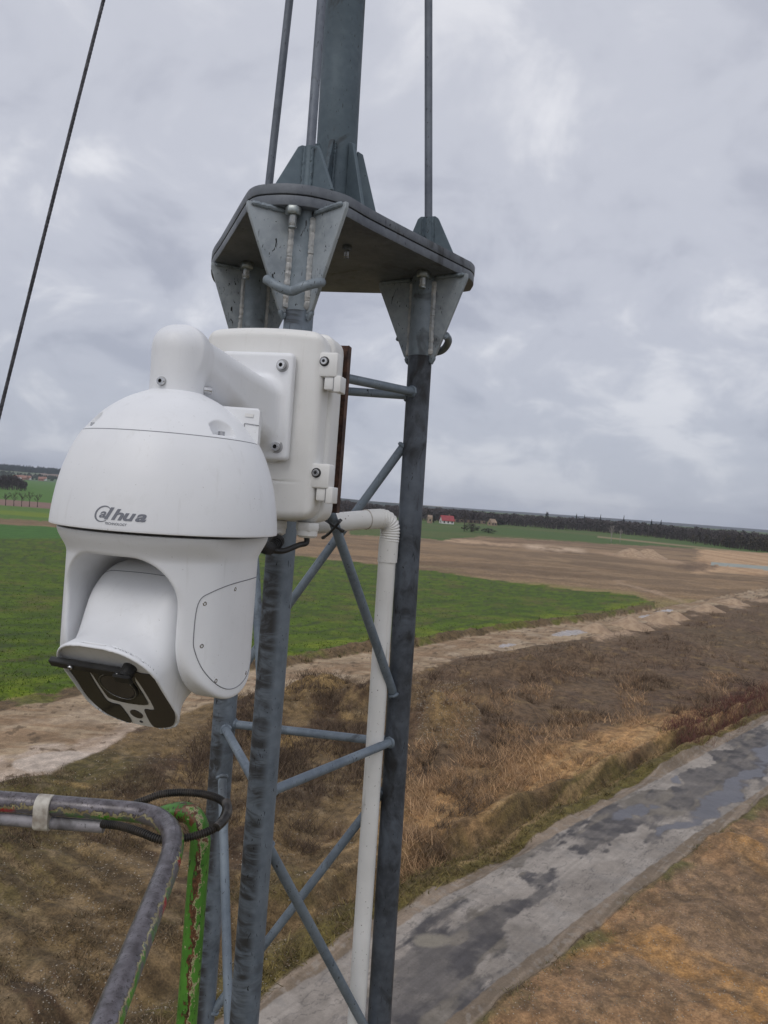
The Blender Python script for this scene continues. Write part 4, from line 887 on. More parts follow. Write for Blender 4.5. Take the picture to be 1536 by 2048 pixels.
def on_head(s, an):      # surface point in the plane of s, direction an in the (f,d) plane
    lo, hi = .03, .13
    for _ in range(40):
        m_ = (lo+hi)/2
        if float(f_head(np.array(s), np.array(m_*math.sin(an)), np.array(m_*math.cos(an)))) < 0: lo = m_
        else: hi = m_
    return np.array([s, lo*math.sin(an), lo*math.cos(an)])
V, Fc = tube([toH(on_head(s, math.radians(-100+3*(s/.08)**2))) for s in np.linspace(-.071, .071, 30)], .0006, 5); meshobj('head_seam', V, Fc, M_seam, head)
FZ = FL-.0036
def plate(name, pts, mat, lift, par, n=4, th=.0012):
    P = spline([np.array([a*FS, b*FD, FZ+lift]) for a, b in pts], n, True); V, Fc = fixn(*prism(P, (0, 0, th))); return lobj(name, toH(np.array(V)), Fc, mat, par)
face = plate('face_plate', [(-.955, -.42), (-.76, -.80), (-.30, -.955), (.30, -.955), (.76, -.80), (.955, -.42), (.955, .42), (.76, .80), (.30, .955), (-.30, .955), (-.76, .80), (-.955, .42)], M_box, 0, head)
rp = [(.50, -.44), (.66, -.46), (.92, -.42), (.925, 0), (.92, .42), (.74, .77), (.44, .915), (.26, .935), (.22, .80), (.25, .52), (.30, .47), (.44, .46), (.52, .36), (.52, -.1)]
plate('right_window', rp, M_glassr, .0013, face, 3); plate('left_window', [(-a, b) for a, b in rp][::-1], M_glass, .0013, face, 3)
plate('lens_window', [(-.42, -.44), (.42, -.44), (.43, -.2), (.44, .22), (.38, .34), (0, .38), (-.38, .34), (-.44, .22), (-.45, -.2)], M_glass, .0013, face, 4)
c0 = np.array([0, -.06*FD, FZ+.0027])
for nm, r, m_, zz, hh_ in (('lens_ring', .0285, M_blk, 0, .0012), ('lens', .0240, M_lens, .0012, .0008)):
    V, Fc = tube([c0+[0, 0, zz], c0+[0, 0, zz+hh_]], r, 40); lobj(nm, toH(np.array(V)), Fc, m_, face)
for r_ in (.0262,):
    V, Fc = tube([c0+[r_*math.cos(a), r_*math.sin(a), .0022] for a in np.linspace(0, 2*PI, 40, endpoint=False)], .0004, 5, closed=True); meshobj('lens_trim', toH(np.array(V)), Fc, M_steel, face)
V, Fc = tube([np.array([-.0, .66*FD, FZ]), np.array([-.0, .66*FD, FZ+.0022])], .0095, 30); lobj('light_sensor', toH(np.array(V)), Fc, M_glassr, face)
V, Fc = tube([np.array([.0, .86*FD, FZ]), np.array([.0, .86*FD, FZ+.002])], .0025, 14); lobj('status_light', toH(np.array(V)), Fc, M_dark, face)
# wiper lying along the top of the window
wp = lobj('wiper', *(lambda VF: (toH(np.array(VF[0])), VF[1]))(bevel(*box((-.021, -.052, FZ+.011), np.eye(3), (.057, .0058, .0042), ), .0012, 1)), M_blk, cam_o)
lobj('wiper_blade', *(lambda VF: (toH(np.array(VF[0])), VF[1]))(bevel(*box((-.019, -.045, FZ+.008), np.eye(3), (.050, .0022, .0055)), .0008, 1)), M_blk2, wp)
lobj('wiper_hub', *(lambda VF: (toH(np.array(VF[0])), VF[1]))(tube([(.037, -.051, FZ+.001), (.037, -.051, FZ+.014), (.037, -.051, FZ+.017)], [.0095, .0095, .007], 24)), M_blk, wp)
lobj('wiper_arm', *(lambda VF: (toH(np.array(VF[0])), VF[1]))(bevel(*box((.035, -.049, FZ+.0180), np.eye(3), (.013, .0075, .0025)), .002, 1)), M_blk, wp)
for q in (-.044, .027): socket_screw((q, -.0525, FZ+.0152), (0, 0, 1), wp, .0032, .003, conv=toH)
# printed logo
def text_mesh(body, size, shear=0., offset=0., ex=None):
    cu_ = bpy.data.curves.new('lettering', 'FONT'); cu_.body = body; cu_.size = size; cu_.shear = shear; cu_.offset = offset; cu_.resolution_u = 6; cu_.fill_mode = 'BOTH'
    o = bpy.data.objects.new('lettering', cu_); COL.objects.link(o); dg = bpy.context.evaluated_depsgraph_get(); me = bpy.data.meshes.new_from_object(o.evaluated_get(dg))
    V = [tuple(v.co) for v in me.vertices]; Fc = [tuple(p.vertices) for p in me.polygons]; bpy.data.objects.remove(o); bpy.data.curves.remove(cu_); bpy.data.meshes.remove(me); return V, Fc
def on_dome(V, aL, zL, sub=.0005): return [(lambda r, a: (DX+r*math.cos(a), DY+r*math.sin(a), H+zL+y))(R_of(zL+y)+sub, aL+x/.1535) for x, y, *_ in V]
aL = va-math.radians(35.0); zL = -.0475
def dens(V, Fc, it=1):
    bm = bmesh.new(); vs = [bm.verts.new(v) for v in V]
    for f in Fc:
        try: bm.faces.new([vs[i] for i in f])
        except ValueError: pass
    bmesh.ops.triangulate(bm, faces=bm.faces); bm.verts.index_update(); V = [tuple(v.co) for v in bm.verts]; Fc = [tuple(v.index for v in f.verts) for f in bm.faces]; bm.free(); return V, Fc
lg = MB(); xo = .0085
for ch, sz, sx, dy, gap in (('a', .0155, 1.35, .0014, -.0022), ('l', .0205, 1.5, .0, -.0030), ('h', .0185, 1.55, 0, -.0012), ('u', .0185, 1.55, 0, -.0010), ('a', .0185, 1.55, 0, 0)):
    V, Fc = dens(*text_mesh(ch, sz, .34, .00035 if sz < .018 else .0006)); x0 = min(v[0] for v in V); V = [((v[0]-x0)*sx, v[1]) for v in V]; w = max(v[0] for v in V); lg.add(on_dome([(v[0]+xo, v[1]+dy) for v in V], aL, zL), Fc); xo += w+gap
ring = []; n = 44
for k in range(n+1):
    a = math.radians(28+282*k/n); wd = .0007+.0011*math.sin(PI*min(1, k/n*1.0))**1.5
    for rr in (1-wd/.0115, 1+wd/.0115*.4): ring.append((.0135+.0108*rr*math.cos(a)+.2*.0108*rr*math.sin(a), .0058+.0098*rr*math.sin(a)))
lg.add(on_dome(ring, aL, zL), [(2*k, 2*k+1, 2*k+3, 2*k+2) for k in range(n)])
ld = [(.0232, .0172), (.0262, .0172), (.0228, .0028), (.0200, -.0008), (.0172, -.0008), (.0205, .0028)]
V, Fc = dens(*text_mesh('TECHNOLOGY', .0046, .1, .00006)); x0 = min(v[0] for v in V); x1 = max(v[0] for v in V); s_ = .0285/(x1-x0)
lg.add(on_dome([((v[0]-x0)*s_+.0175, v[1]*s_-.0068) for v in V], aL, zL), Fc)
lo_ = lg.build('printed_logo', M_logo, shr, False)
# ================================================================== PIPE, CABLES
pipeA = [WY(604, 1049, 1.76), WY(640, 1047, 1.79), WY(690, 1043, 1.84), WY(737, 1038.5, 1.90)]
el = spline([WY(737, 1038.5, 1.90), WY(764, 1038, 1.92), WY(776, 1045, 1.93), WY(780, 1060, 1.935), WY(778, 1085, 1.935)], 10)
down = [WY(775, 1085, 1.935), WY(774, 1120, 1.935), WY(712, 2048, 1.93)]; dd = nrm(down[2]-down[1]); foot = down[2]+dd*((-down[2][2]+.02)/dd[2])
cp = empty('plastic_pipe', foot, 'white plastic drain pipe running down inside the mast with a ribbed elbow on top', 'pipe')
lobj('horizontal_pipe', *tube(pipeA, .0232, 32), M_pvc, cp)
lobj('elbow_sleeve', *tube([WY(732, 1039, 1.896), WY(739, 1038.4, 1.902), WY(758, 1037.5, 1.918)], .0248, 32), M_pvc, cp)
lobj('joint_ring', *tube([WY(731, 1039, 1.895), WY(733, 1038.9, 1.897)], .0254, 32), M_band, cp)
elp = [p for p in el]; L = np.cumsum([0]+[np.linalg.norm(elp[i+1]-elp[i]) for i in range(len(elp)-1)])
fine = [np.array([np.interp(l, L, [p[c] for p in elp]) for c in range(3)]) for l in np.linspace(0, L[-1], 110)]
lobj('ribbed_elbow', *tube(fine[30:], [.0243+.0012*math.sin(i*.95) for i in range(80)], 32), M_pvc, cp)
lobj('elbow_neck', *tube(fine[:34], .0246, 32), M_pvc, cp)
lobj('socket', *tube([WY(778.5, 1078, 1.935), WY(777.5, 1084, 1.935), WY(774.5, 1124, 1.935)], .0246, 32), M_pvc, cp)
lobj('down_pipe', *tube([down[1], down[1]+(down[2]-down[1])*.5, down[2], foot], .0222, 32), M_pvc, cp)
# zip ties crossing the brace and the pipe
bc = WY(668, 1043, 1.70)
for pts, nm in (([(641, 1034, 1.70), (655, 1043, 1.665), (668, 1052, 1.658), (684, 1061, 1.675)], 1), ([(645, 1075, 1.71), (656, 1069, 1.67), (671, 1053, 1.655), (680, 1042, 1.67)], 2)):
    e = empty('zip_tie', WY(*pts[1]), 'black zip tie crossing %s over the brace at the white pipe' % ('down to the right' if nm == 1 else 'up to the right'), 'cable tie')
    P = spline([WY(*q) for q in pts], 6); back = [WY(pts[-1][0]-4, pts[-1][1], 1.84), WY((pts[0][0]+pts[-1][0])/2, (pts[0][1]+pts[-1][1])/2, 1.86), WY(pts[0][0]+4, pts[0][1], 1.82)]
    lobj('strap', *tube(spline(list(map(lambda q: WY(*q), pts))+back, 6, True), .0030, 8, closed=True), M_blk, e)
    q = WY(*pts[3]); lobj('tie_head', *bevel(*box(q, [nrm(WY(*pts[3])-WY(*pts[2])), [0, 1, 0], np.cross(nrm(WY(*pts[3])-WY(*pts[2])), [0, 1, 0])], (.0068, .006, .0048)), .001, 1), M_blk, e)
g2 = toB(np.array([.092, .055, -HH-.024])); g1 = toB(np.array([.030, .055, -HH-.024]))
P = spline([g2, g2+[0, 0, -.012], WY(598, 1090, 1.41), WY(565, 1102, 1.385), WY(535, 1098, 1.35), WY(505, 1088, 1.28), WY(500, 1040, 1.24), WY(470, 850, 1.20)], 10)
tag(lobj('black_cable', *tube(P, .0052, 12), M_blk, None, loc=g2), 'smooth black cable curving from the right cable gland to behind the dome camera', 'cable')
def corr(P, r, pitch, amp, dens_=6):
    L = np.cumsum([0]+[np.linalg.norm(P[i+1]-P[i]) for i in range(len(P)-1)]); n = int(L[-1]/pitch*dens_); X = np.array(P)
    Q = [np.array([np.interp(l, L, X[:, c]) for c in range(3)]) for l in np.linspace(0, L[-1], n)]
    return Q, [r+amp*(1 if (i % dens_) < dens_/2 else -1) for i in range(n)]
P = spline([g1, g1+[0, 0, -.014], WY(556, 1082, 1.40), WY(541, 1096, 1.37), WY(525, 1092, 1.33), WY(515, 1075, 1.30), WY(505, 1040, 1.27), WY(492, 880, 1.22)], 10)
Q1, R1 = corr(P, .0105, .005, .0012); tag(lobj('corrugated_conduit', *tube(Q1, R1, 16), M_blk, None, loc=g1), 'thick ribbed black conduit hanging from the left cable gland behind the dome', 'conduit')
# ================================================================== LIFT PLATFORM RAILING
rail = empty('platform_railing', WY(330, 1650, 1.354)-np.array([0, 0, 1.0]), 'scratched grey and green painted tubular railing of a lift platform at the lower left', 'railing')
zr = WY(325, 1648, 1.354)[2]
cA = WY(-700, 1560, 1.47); cA[2] = zr; pL = WZ(0, 1602, zr); pC = WZ(250, 1622, zr); p1 = WZ(315, 1634, zr); p2 = WZ(345, 1655, zr); p3 = WZ(348, 1690, zr); p4 = WZ(330, 1750, zr); pE = WZ(212, 2048, zr); dE = nrm(pE-p4)
P = [cA, pL]+spline([pC, WZ(285, 1626.5, zr), WZ(318, 1637, zr), WZ(341, 1660, zr), WZ(346, 1690, zr), WZ(336, 1733, zr), p4+dE*.03], 7)+[pE, pE+dE*.7]
lobj('top_rail', *tube(P, .0178, 32), M_rail, rail)
# straight lower tube with tape band
lo = [cA+np.array([0, -.004, -.032]), WZ(0, 1602, zr)+np.array([0, -.004, -.031]), WZ(212, 1618, zr)+np.array([0, -.004, -.031])]
lobj('lower_tube', *tube(lo, .0112, 24), m_galv('dull_tube', a=(.20, .19, .2), b=(.32, .31, .33), amt=.25), rail)
bmid = WZ(91, 1610, zr)+np.array([0, -.002, -.0135]); t_ = nrm(pC-pL); up_ = np.array([0, 0, 1.]); o2_ = np.cross(t_, up_)
prof_b = [(.0195*math.cos(a), .0195*math.sin(a)+.0135) for a in np.linspace(0, PI, 12)]+[(.0185*math.cos(a), .0125*math.sin(a)-.0185) for a in np.linspace(PI, 2*PI, 12)]
V = []; 
for q in (-.0135, -.012, .012, .0135):
    g = .96 if abs(q) > .013 else 1.
    for u_, v_ in prof_b: V.append(bmid+t_*q+o2_*u_*g+up_*v_*g)
m_ = len(prof_b); Fc = [(i*m_+k, i*m_+(k+1) % m_, (i+1)*m_+(k+1) % m_, (i+1)*m_+k) for i in range(3) for k in range(m_)]+[tuple(range(m_)), tuple(range(4*m_-1, 3*m_-1, -1))]
lobj('tape_band', *fixn(V, Fc), M_band, rail)
gp = spline([WY(322, 1634, 1.40), WY(350, 1626, 1.40), WY(376, 1626, 1.395), WY(394, 1644, 1.39), WY(400, 1675, 1.385), WY(398, 1720, 1.38), WY(373, 2048, 1.36)], 8); ge = gp[-1]+nrm(gp[-1]-gp[-9])*.45
lobj('corner_post', *tube(gp+[ge], .0182, 32), M_green, rail)
pts = [(205, 1648, 1.36), (240, 1652, 1.345), (280, 1664, 1.325), (325, 1680, 1.315), (375, 1675, 1.33), (418, 1662, 1.35), (441, 1645, 1.375), (452, 1618, 1.40), (444, 1602, 1.42), (415, 1590, 1.435), (370, 1585, 1.44), (325, 1588, 1.44), (290, 1600, 1.435), (255, 1615, 1.43), (235, 1632, 1.42), (215, 1650, 1.40)]
Q1, R1 = corr(spline([WY(*q) for q in pts], 8), .0064, .0042, .0009)
hose = lobj('corrugated_hose', *tube(Q1, R1, 16), M_blk2, None, loc=WY(325, 1680, 1.315)); tag(hose, 'black ribbed hose looped around the corner of the lift railing', 'hose')
P = spline([WY(433, 1655, 1.352), WY(448, 1640, 1.372), WY(456, 1622, 1.392), WY(452, 1603, 1.412)], 6); lobj('tape_wrap', *tube(P, .0082, 12), simple('black_tape', (.015, .013, .012), (.09, .08, .07), 60, .45, 0, 90, .001), hose)
# ================================================================== SMALL FAR THINGS
M_bark = simple('bark', (.05, .04, .033), (.085, .07, .06), 3, .9); M_birch = simple('birch_bark', (.26, .235, .21), (.36, .33, .30), 2, .9)
M_need = m_vcol('needles')
def branchy(hh, seed, r, up=.6, n0=7, spread=.5):
    rg = random.Random(seed); trunk = MB(); tw = MB()
    th = hh*rg.uniform(.32, .42); trunk.add(*tube([(0, 0, -.3), (0, 0, th*.5), (rg.uniform(-.1, .1), 0, th), (rg.uniform(-.2, .2), 0, hh*.8)], [r, r*.85, r*.7, r*.2], 7))
    def grow(p, d, L, rr, dep):
        q = p+d*L; tw.add(*tube([p, (p+q)/2+np.array([rg.uniform(-.05, .05)*L for _ in range(3)]), q], [rr, rr*.8, rr*.55], 4, cap=False))
        if dep == 0: return
        for _ in range(3): d2 = nrm(d+np.array([rg.uniform(-.8, .8), rg.uniform(-.8, .8), rg.uniform(-.2, .7)])*.9); grow(p+d*L*rg.uniform(.5, 1), d2, L*rg.uniform(.5, .75), rr*.6, dep-1)
    for k in range(n0):
        a = 2*PI*k/n0+rg.uniform(-.3, .3); z = th+(hh*.5-th*.3)*rg.uniform(0, 1); grow(np.array([0, 0, z]), nrm([math.cos(a)*spread, math.sin(a)*spread, up]), hh*rg.uniform(.20, .32), r*.42, 3)
    return trunk, tw
def put_tree(name, px, py, hh, seed, label, cat, group, mats=(M_bark, M_bark), r=.16, **k):
    g = G(px, py); root = empty(name, g, label, cat, group); tr, tw = branchy(hh, seed, r, **k)
    meshobj('trunk', np.array(tr.V)+g, tr.F, mats[0], root); meshobj('crown', np.array(tw.V)+g, tw.F, mats[1], root, False); return root
pos = ['leftmost', 'second from the left', 'middle', 'fourth from the left', 'rightmost']
for i, (px, py) in enumerate([(11, 1011), (27.5, 1012), (43, 1013), (58.5, 1013.6), (74.5, 1014.4)]):
    put_tree('roadside_tree', px, py, [4.6, 4.9, 5.0, 5.1, 4.7][i], 30+i, 'small bare roadside tree, %s of five at the left edge' % pos[i], 'tree', 'row of bare roadside trees', r=.15)
put_tree('birch_tree', 1222, 1086, 7.6, 51, 'taller left one of the two pale leafless birches standing in the fallow field', 'birch', 'two birches in the field', (M_birch, M_birch), r=.16, up=1.2, spread=.35)
put_tree('birch_tree', 1239.5, 1087, 5.8, 52, 'shorter right one of the two pale leafless birches standing in the fallow field', 'birch', 'two birches in the field', (M_birch, M_birch), r=.13, up=1.2, spread=.35)
put_tree('bare_tree', 928, 1063, 7.5, 53, 'thin bare tree alone in the green field right of the red roofed house', 'tree', None, r=.2, up=1.3, spread=.3)
def blob_tree(name, px, py, w, hh, base, cA, label, cat, group=None, cone=False, n=240, tr=.25):
    g = G(px, py); root = empty(name, g, label, cat, group); q = rng.normal(0, 1, (n, 3)); q /= np.linalg.norm(q, axis=1)[:, None]; q *= rng.uniform(.35, 1, (n, 1))**.6
    c = np.array([0, 0, base+(hh-base)/2])+q*np.array([w/2, w/2, (hh-base)/2])
    if cone: zt = (c[:, 2]-base)/(hh-base); c[:, 0] *= np.clip(1.15-zt, .05, 1); c[:, 1] *= np.clip(1.15-zt, .05, 1)
    t = rng.normal(0, 1, (n, 3, 3))*np.array([w*.07, w*.07, (hh-base)*.05]); V = (c[:, None]+t).reshape(-1, 3)+g; V[:, 2] = np.maximum(V[:, 2], .02)
    meshobj('crown', V, np.arange(3*n).reshape(-1, 3), M_need, root, False, col=np.repeat(np.array(cA)[None]*rng.uniform(.6, 1.4, (n, 1)), 3, 0))
    meshobj('trunk', *(lambda VF: (np.array(VF[0])+g, VF[1]))(tube([(0, 0, -.2), (0, 0, hh*.6), (0, 0, hh*.93)], [tr, tr*.7, tr*.1], 6)), M_bark, root); return root
blob_tree('bush', 942, 1064, 9, 4.0, .2, (.06, .055, .045), 'wide leafless bush in the green field right of the thin bare tree', 'bush')
blob_tree('bush', 977, 1066, 7.5, 2.4, .1, (.055, .05, .045), 'low dark bush in the green field, the rightmost of the field bushes', 'bush')
blob_tree('evergreen_tree', 867, 1045.5, 3.0, 5.5, .3, (.018, .028, .018), 'small dark evergreen between the beige gable and the red roofed house', 'tree', cone=True)
blob_tree('bush', 998, 1051, 9, 4.5, .1, (.025, .03, .022), 'dark evergreen bush right beside the ruined stone cottage', 'bush')
CF = [(1092, 1022, 'wide dark pine crown rising above the forest edge, left of all the others'), (1151, 1027, 'small pointed conifer above the forest, second from the left'), (1167, 1029, 'slim conifer above the forest, third from the left'), (1199, 1028.5, 'tall slim conifer above the forest near its middle'), (1245.5, 1030, 'tallest narrow conifer rising above the forest line'), (1301, 1039, 'low broad conifer above the forest right of the tallest one'), (1320, 1039.5, 'small conifer above the forest at the right, last of the row')]
for px, top_, lab in CF:
    yb = float(ip(px, FBASE)); g = G(px, yb); Y = g[1]*1.08; hz_ = 1001.4+.075*(px-768); hh = H-(top_-hz_)*Y/F; v = 0
    wpx = {1092: 8, 1151: 5, 1167: 4, 1199: 4.5, 1245.5: 4.5, 1301: 7, 1320: 5}[px]
    blob_tree('conifer_tree', px, hz_+H*F/Y, wpx*Y/F, hh, hh*.3, (.017, .024, .02), lab, 'conifer', 'conifers above the forest', cone=(px != 1092), n=300)
# houses
M_redr = simple('red_roof', (.25, .04, .045), (.31, .06, .065), 1, .7); M_whw = simple('white_wall', (.62, .60, .58), (.70, .68, .66), .8, .9); M_tan = simple('bare_brick', (.34, .25, .18), (.24, .18, .14), .5, .95); M_ora = simple('orange_roof', (.24, .12, .09), (.32, .17, .13), 1, .8); M_win = simple('window_pane', (.02, .02, .025), (.04, .04, .05), 2, .2); M_greyr = simple('grey_roof', (.12, .11, .11), (.2, .18, .17), 1, .9)
def house(name, px, py, wid, dep, eave, rid, ang, mw, mr, label, cat, group=None, wins=3, roof=True, Y=None, z=0., gable=False):
    g = G(px, py) if Y is None else np.array([(px-768)*Y/F-.01*Y, Y, z]); root = empty(name, g, label, cat, group); a = math.radians(ang); ex = np.array([math.cos(a), math.sin(a), 0]); ey = np.array([-math.sin(a), math.cos(a), 0]); ez = np.array([0, 0, 1.])
    P = lambda x, y, zz: g+ex*x+ey*y+ez*zz; hw, hd = wid/2, dep/2
    V = [P(x, y, zz) for x in (-hw, hw) for (y, zz) in ((-hd, -.5), (-hd, eave), (0, rid if roof or gable else eave), (hd, eave), (hd, -.5))]
    Fc = [(0, 1, 2, 3, 4), (9, 8, 7, 6, 5), (0, 5, 6, 1), (3, 8, 9, 4), (1, 6, 7, 2), (2, 7, 8, 3), (0, 4, 9, 5)]
    w = meshobj('wall', V, fixn(V, Fc)[1], mw, root, False)
    if roof:
        o = .45; t = .22; sl = (rid-eave)/hd; V = [P(x, y, zz) for x in (-hw-o, hw+o) for (y, zz) in ((-hd-o, eave-sl*o+.03), (0, rid+.03), (hd+o, eave-sl*o+.03), (hd+o, eave-sl*o+t), (0, rid+t), (-hd-o, eave-sl*o+t))]
        Fc = [(0, 1, 4, 5), (1, 2, 3, 4), (6, 7, 10, 11)[::-1], (7, 8, 9, 10)[::-1], (5, 4, 10, 11), (4, 3, 9, 10), (0, 6, 7, 1), (1, 7, 8, 2), (0, 5, 11, 6), (2, 8, 9, 3)]
        rf = meshobj('roof', V, fixn(V, Fc)[1], mr, root, False); meshobj('chimney', *bevel(*box(P(hw*.4, hd*.15, rid+.35), [ex, ey, ez], (.3, .3, .6)), .02, 1), M_tan, rf, False)
    for k in range(wins):
        x = -hw+wid*(k+.5)/wins; f = meshobj('window', *bevel(*box(P(x, -hd-.03, eave*.52), [ex, ey, ez], (.45, .06, .6)), .01, 1), M_win, root, False)
    f = meshobj('window', *bevel(*box(P(-hw-.03, 0, eave*.6), [ex, ey, ez], (.06, .45, .6)), .01, 1), M_win, root, False)
    return root
house('farmhouse', 893, 1047.5, 8.0, 7.0, 2.2, 5.2, 12, M_whw, M_redr, 'white farmhouse with a bright red pitched roof in front of the forest', 'house')
house('farm_building', 859, 1046.5, 3.0, 3.2, 3.8, 5.2, 5, M_tan, M_tan, 'narrow beige brick gable standing left of the red roofed farmhouse', 'building', roof=False, wins=1, gable=True)
house('old_barn', 940, 1045.5, 24, 6, 2.2, 2.8, -2, M_tan, M_tan, 'long low brown wall of a roofless barn behind the farmhouse', 'barn', roof=False, wins=7)
house('stone_cottage', 984, 1051, 5.0, 5, 2.2, 4.8, 30, M_tan, M_greyr, 'ruined pale stone cottage with a gable, right of the long brown barn', 'cottage', roof=False, wins=2, gable=True)
hzf = lambda Y: float(hz(40., (Y-1350)/1350))
VL = [(44, 1400, 8, 0), (56, 1440, 13, 1), (63, 1410, 9, 0), (69, 1430, 9, 1), (95, 1420, 9, 0), (101, 1450, 8, 1)]
for i, (px, Y, w, k) in enumerate(VL):
    house('village_house', px, 0, w, 8, 3.0, 6.5, random.uniform(-25, 25), M_whw if k else M_ora, M_ora, 'tiny orange roofed village house, %s' % ['first from the left edge', 'widest of the middle cluster', 'third from the left, low and red walled', 'white walled, just left of the gap in the village', 'left of the pair nearest the dome', 'right of the pair nearest the dome'][i], 'house', 'village houses on the hillside', wins=2, Y=Y, z=float(hz(px, (Y-1350)/1350))+1.)
# sand heaps
def heap(px, py, r, hh, label, seed):
    g = G(px, py); n = 40; xs = np.linspace(-r*1.3, r*1.3, n); X, Y = np.meshgrid(xs, xs); d = np.hypot(X, Y)/r+.25*(fbm(X/r*1.5+seed, Y/r*1.5, 3, seed)-.5)
    Z = hh*np.clip(1-d, -.25, 1)**1.0 if False else hh*np.clip(1.02-d, -.3, .86); Z = Z+.05*hh*fbm(X/r*6, Y/r*6, 2, seed)
    V = np.stack([X+g[0], Y+g[1], Z+gz(X+g[0], Y+g[1])], -1).reshape(-1, 3); a = (np.arange(n-1)[:, None]*n+np.arange(n-1)[None]).ravel(); Fc = np.stack([a, a+1, a+1+n, a+n], 1)
    o = meshobj('sand_heap', V, Fc, M_sand, None, True, loc=g); tag(o, label, 'sand heap', 'heaps of dug sand')
M_sand = (lambda t: (t.bump(t.noise(3, 6), .15), t.fin(t.mix(t.ramp(t.noise(1.2, 6, .6), .35, .65), (.43, .31, .205), (.31, .215, .14)), .95))[1])(NT('dug_sand'))
heap(1262, 1113, 5.4, 3.0, 'left one of the twin sand heaps far out in the fallow field', 1); heap(1296, 1115, 5.8, 3.2, 'right one of the twin sand heaps far out in the fallow field', 2)
for i, (px, py, r, hh, lab) in enumerate([(1192, 1262, 1.6, .95, 'small pale sand heap nearest the puddle on the sand track'), (1262, 1252, 2.3, 1.2, 'large sand heap beside the sand track, right after the smallest one'), (1318, 1243, 2.2, 1.2, 'pale rounded sand heap in the middle of the row along the track'), (1352, 1237, 1.6, .8, 'low sand heap just right of the middle of the row along the track'), (1412, 1222, 2.4, 1.0, 'sand heap second from the right end of the row along the track'), (1468, 1206, 2.4, .9, 'rightmost low sand heap of the row along the track')]): heap(px, py, r, hh, lab, 5+i)
# ================================================================== AIR, SKY, LIGHT, CAMERA
def haze(dens_):
    V, Fc = box((0, 2000, (H+60)/2-3), np.eye(3), (4200, 4200, 70)); o = meshobj('haze', V, fixn(V, Fc)[1], bpy.data.materials.new('air'), None, False); m = o.data.materials[0]; m.use_nodes = True; n = m.node_tree.nodes; n.clear()
    out = n.new('ShaderNodeOutputMaterial'); v = n.new('ShaderNodeVolumePrincipled'); v.inputs['Color'].default_value = (.82, .88, 1, 1); v.inputs['Density'].default_value = dens_; m.node_tree.links.new(v.outputs[0], out.inputs['Volume']); tag(o, kind='stuff', label='thin pale haze over the far fields and hills', cat='haze')
HAZE = .00010
if HAZE: haze(HAZE)
SE, SA = 48, 205          # sun elevation, compass azimuth (0 = +Y, clockwise)
w = bpy.data.worlds.new('World'); sc.world = w; w.use_nodes = True; n = w.node_tree.nodes; L = w.node_tree.links; n.clear()
out = n.new('ShaderNodeOutputWorld'); sky = n.new('ShaderNodeTexSky'); sky.sky_type = 'NISHITA'; sky.sun_disc = False; sky.sun_elevation = math.radians(SE); sky.sun_rotation = math.radians(SA)
b1 = n.new('ShaderNodeBackground'); b1.inputs[1].default_value = .10; L.new(sky.outputs[0], b1.inputs[0])
tc = n.new('ShaderNodeTexCoord'); sp = n.new('ShaderNodeSeparateXYZ'); L.new(tc.outputs['Generated'], sp.inputs[0])
def mth(op, a, b=None, c=None):
    q = n.new('ShaderNodeMath'); q.operation = op
    for i, x in enumerate((a, b, c)):
        if x is None: continue
        if isinstance(x, (int, float)): q.inputs[i].default_value = x
        else: L.new(x, q.inputs[i])
    return q.outputs[0]
zc = mth('ADD', mth('MAXIMUM', sp.outputs[2], 0.), .48); cx = mth('DIVIDE', sp.outputs[0], zc); cy = mth('DIVIDE', sp.outputs[1], zc)
cmb = n.new('ShaderNodeCombineXYZ'); L.new(cx, cmb.inputs[0]); L.new(cy, cmb.inputs[1])
def cn(scale, detail, rough, off, dist=0.):
    mp = n.new('ShaderNodeMapping'); mp.inputs['Location'].default_value = off; L.new(cmb.outputs[0], mp.inputs[0]); q = n.new('ShaderNodeTexNoise'); q.inputs['Scale'].default_value = scale; q.inputs['Detail'].default_value = detail; q.inputs['Roughness'].default_value = rough; q.inputs['Distortion'].default_value = dist; L.new(mp.outputs[0], q.inputs['Vector']); return q.outputs['Fac']
def mr(f, a, b, lo=0., hi=1.):
    q = n.new('ShaderNodeMapRange'); q.interpolation_type = 'SMOOTHSTEP'
    for i, x in zip(range(1, 5), (a, b, lo, hi)): q.inputs[i].default_value = x
    L.new(f, q.inputs[0]); return q.outputs[0]
def mc(f, a, b, mode='MIX'):
    q = n.new('ShaderNodeMix'); q.data_type = 'RGBA'; q.blend_type = mode
    if isinstance(f, (int, float)): q.inputs[0].default_value = f
    else: L.new(f, q.inputs[0])
    for i, x in ((6, a), (7, b)):
        if isinstance(x, tuple): q.inputs[i].default_value = (*x, 1)
        else: L.new(x, q.inputs[i])
    return q.outputs[2]
big = cn(1.55, 5, .5, (3.1, 1.7, 0), .3); mid = cn(5.2, 8, .55, (0.3, 8.2, 0), .4)
f = mth('ADD', mth('MULTIPLY', big, .5), mth('MULTIPLY', mid, .5))
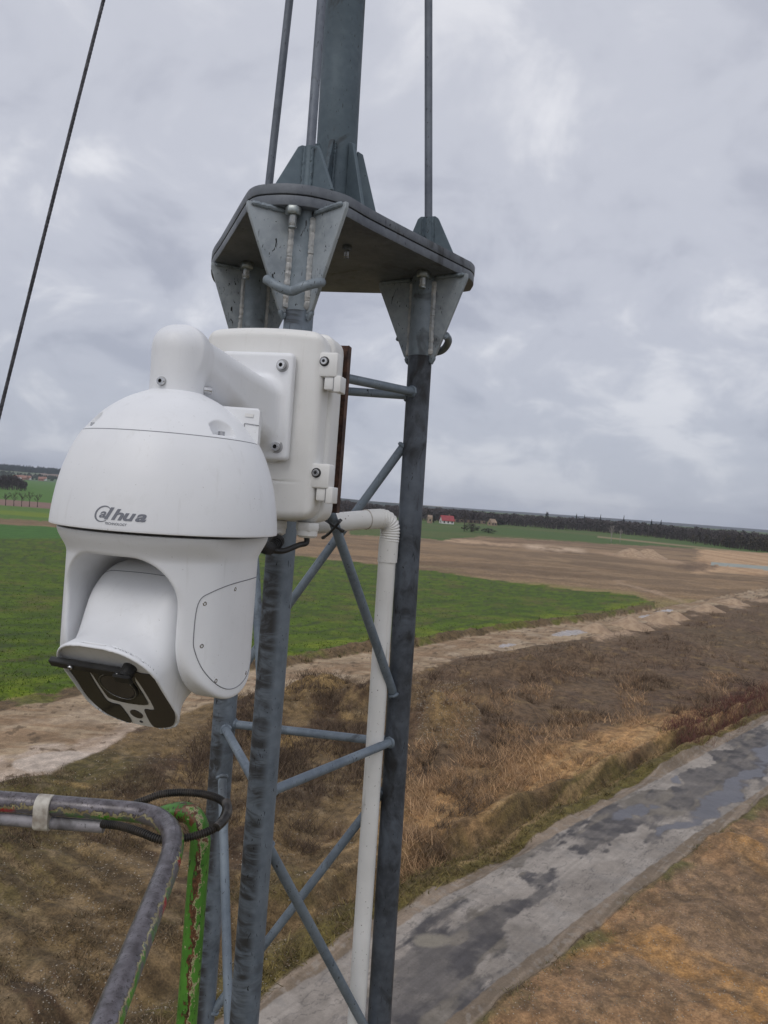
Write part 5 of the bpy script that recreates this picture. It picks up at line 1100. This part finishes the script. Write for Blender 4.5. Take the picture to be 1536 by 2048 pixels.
dk = (.405, .43, .52); md = (.545, .57, .655); br = (.83, .84, .89)
c = mc(mr(f, .39, .50), dk, md); c = mc(mr(f, .50, .62), c, br)
hzn = mr(sp.outputs[2], .0, .30, 1., 0.); c = mc(mth('MULTIPLY', hzn, .55), c, (.41, .445, .525))
up_ = mr(sp.outputs[2], .1, .6, 0., 1.); c = mc(mth('MULTIPLY', up_, .35), c, (.68, .69, .75))
bk = mr(sp.outputs[1], .1, -.8, 0., 1.); c = mc(bk, c, mc(1., c, (1.40, 1.38, 1.34), 'MULTIPLY'))
c = mc(.05, c, (.60, .62, .69)); b2 = n.new('ShaderNodeBackground'); L.new(c, b2.inputs[0]); b2.inputs[1].default_value = 1.0
mx_ = n.new('ShaderNodeMixShader'); mx_.inputs[0].default_value = .96; L.new(b1.outputs[0], mx_.inputs[1]); L.new(b2.outputs[0], mx_.inputs[2]); L.new(mx_.outputs[0], out.inputs[0])
sl = bpy.data.lights.new('sun', 'SUN'); sl.energy = .8; sl.angle = math.radians(28); sl.color = (1, .96, .91); so = bpy.data.objects.new('sun', sl); COL.objects.link(so)
sd = Vector((math.sin(math.radians(SA))*math.cos(math.radians(SE)), math.cos(math.radians(SA))*math.cos(math.radians(SE)), math.sin(math.radians(SE)))); so.rotation_euler = sd.to_track_quat('Z', 'Y').to_euler(); so.location = (0, 0, 40)
cd = bpy.data.cameras.new('camera'); co = bpy.data.objects.new('camera', cd); COL.objects.link(co); cd.sensor_fit = 'VERTICAL'; cd.sensor_height = 36; cd.sensor_width = 27; cd.lens = 36*F/2048; cd.clip_start = .05; cd.clip_end = 20000
M = Matrix([[cr[0], cu[0], -fw[0], 0], [cr[1], cu[1], -fw[1], 0], [cr[2], cu[2], -fw[2], H], [0, 0, 0, 1]]); co.matrix_world = M; sc.camera = co
vs = sc.view_settings; vs.view_transform = 'Standard'; vs.look = 'None'; vs.exposure = 0; vs.gamma = 1
sc.cycles.volume_bounces = 0; sc.cycles.max_bounces = 6; sc.cycles.use_denoising = True
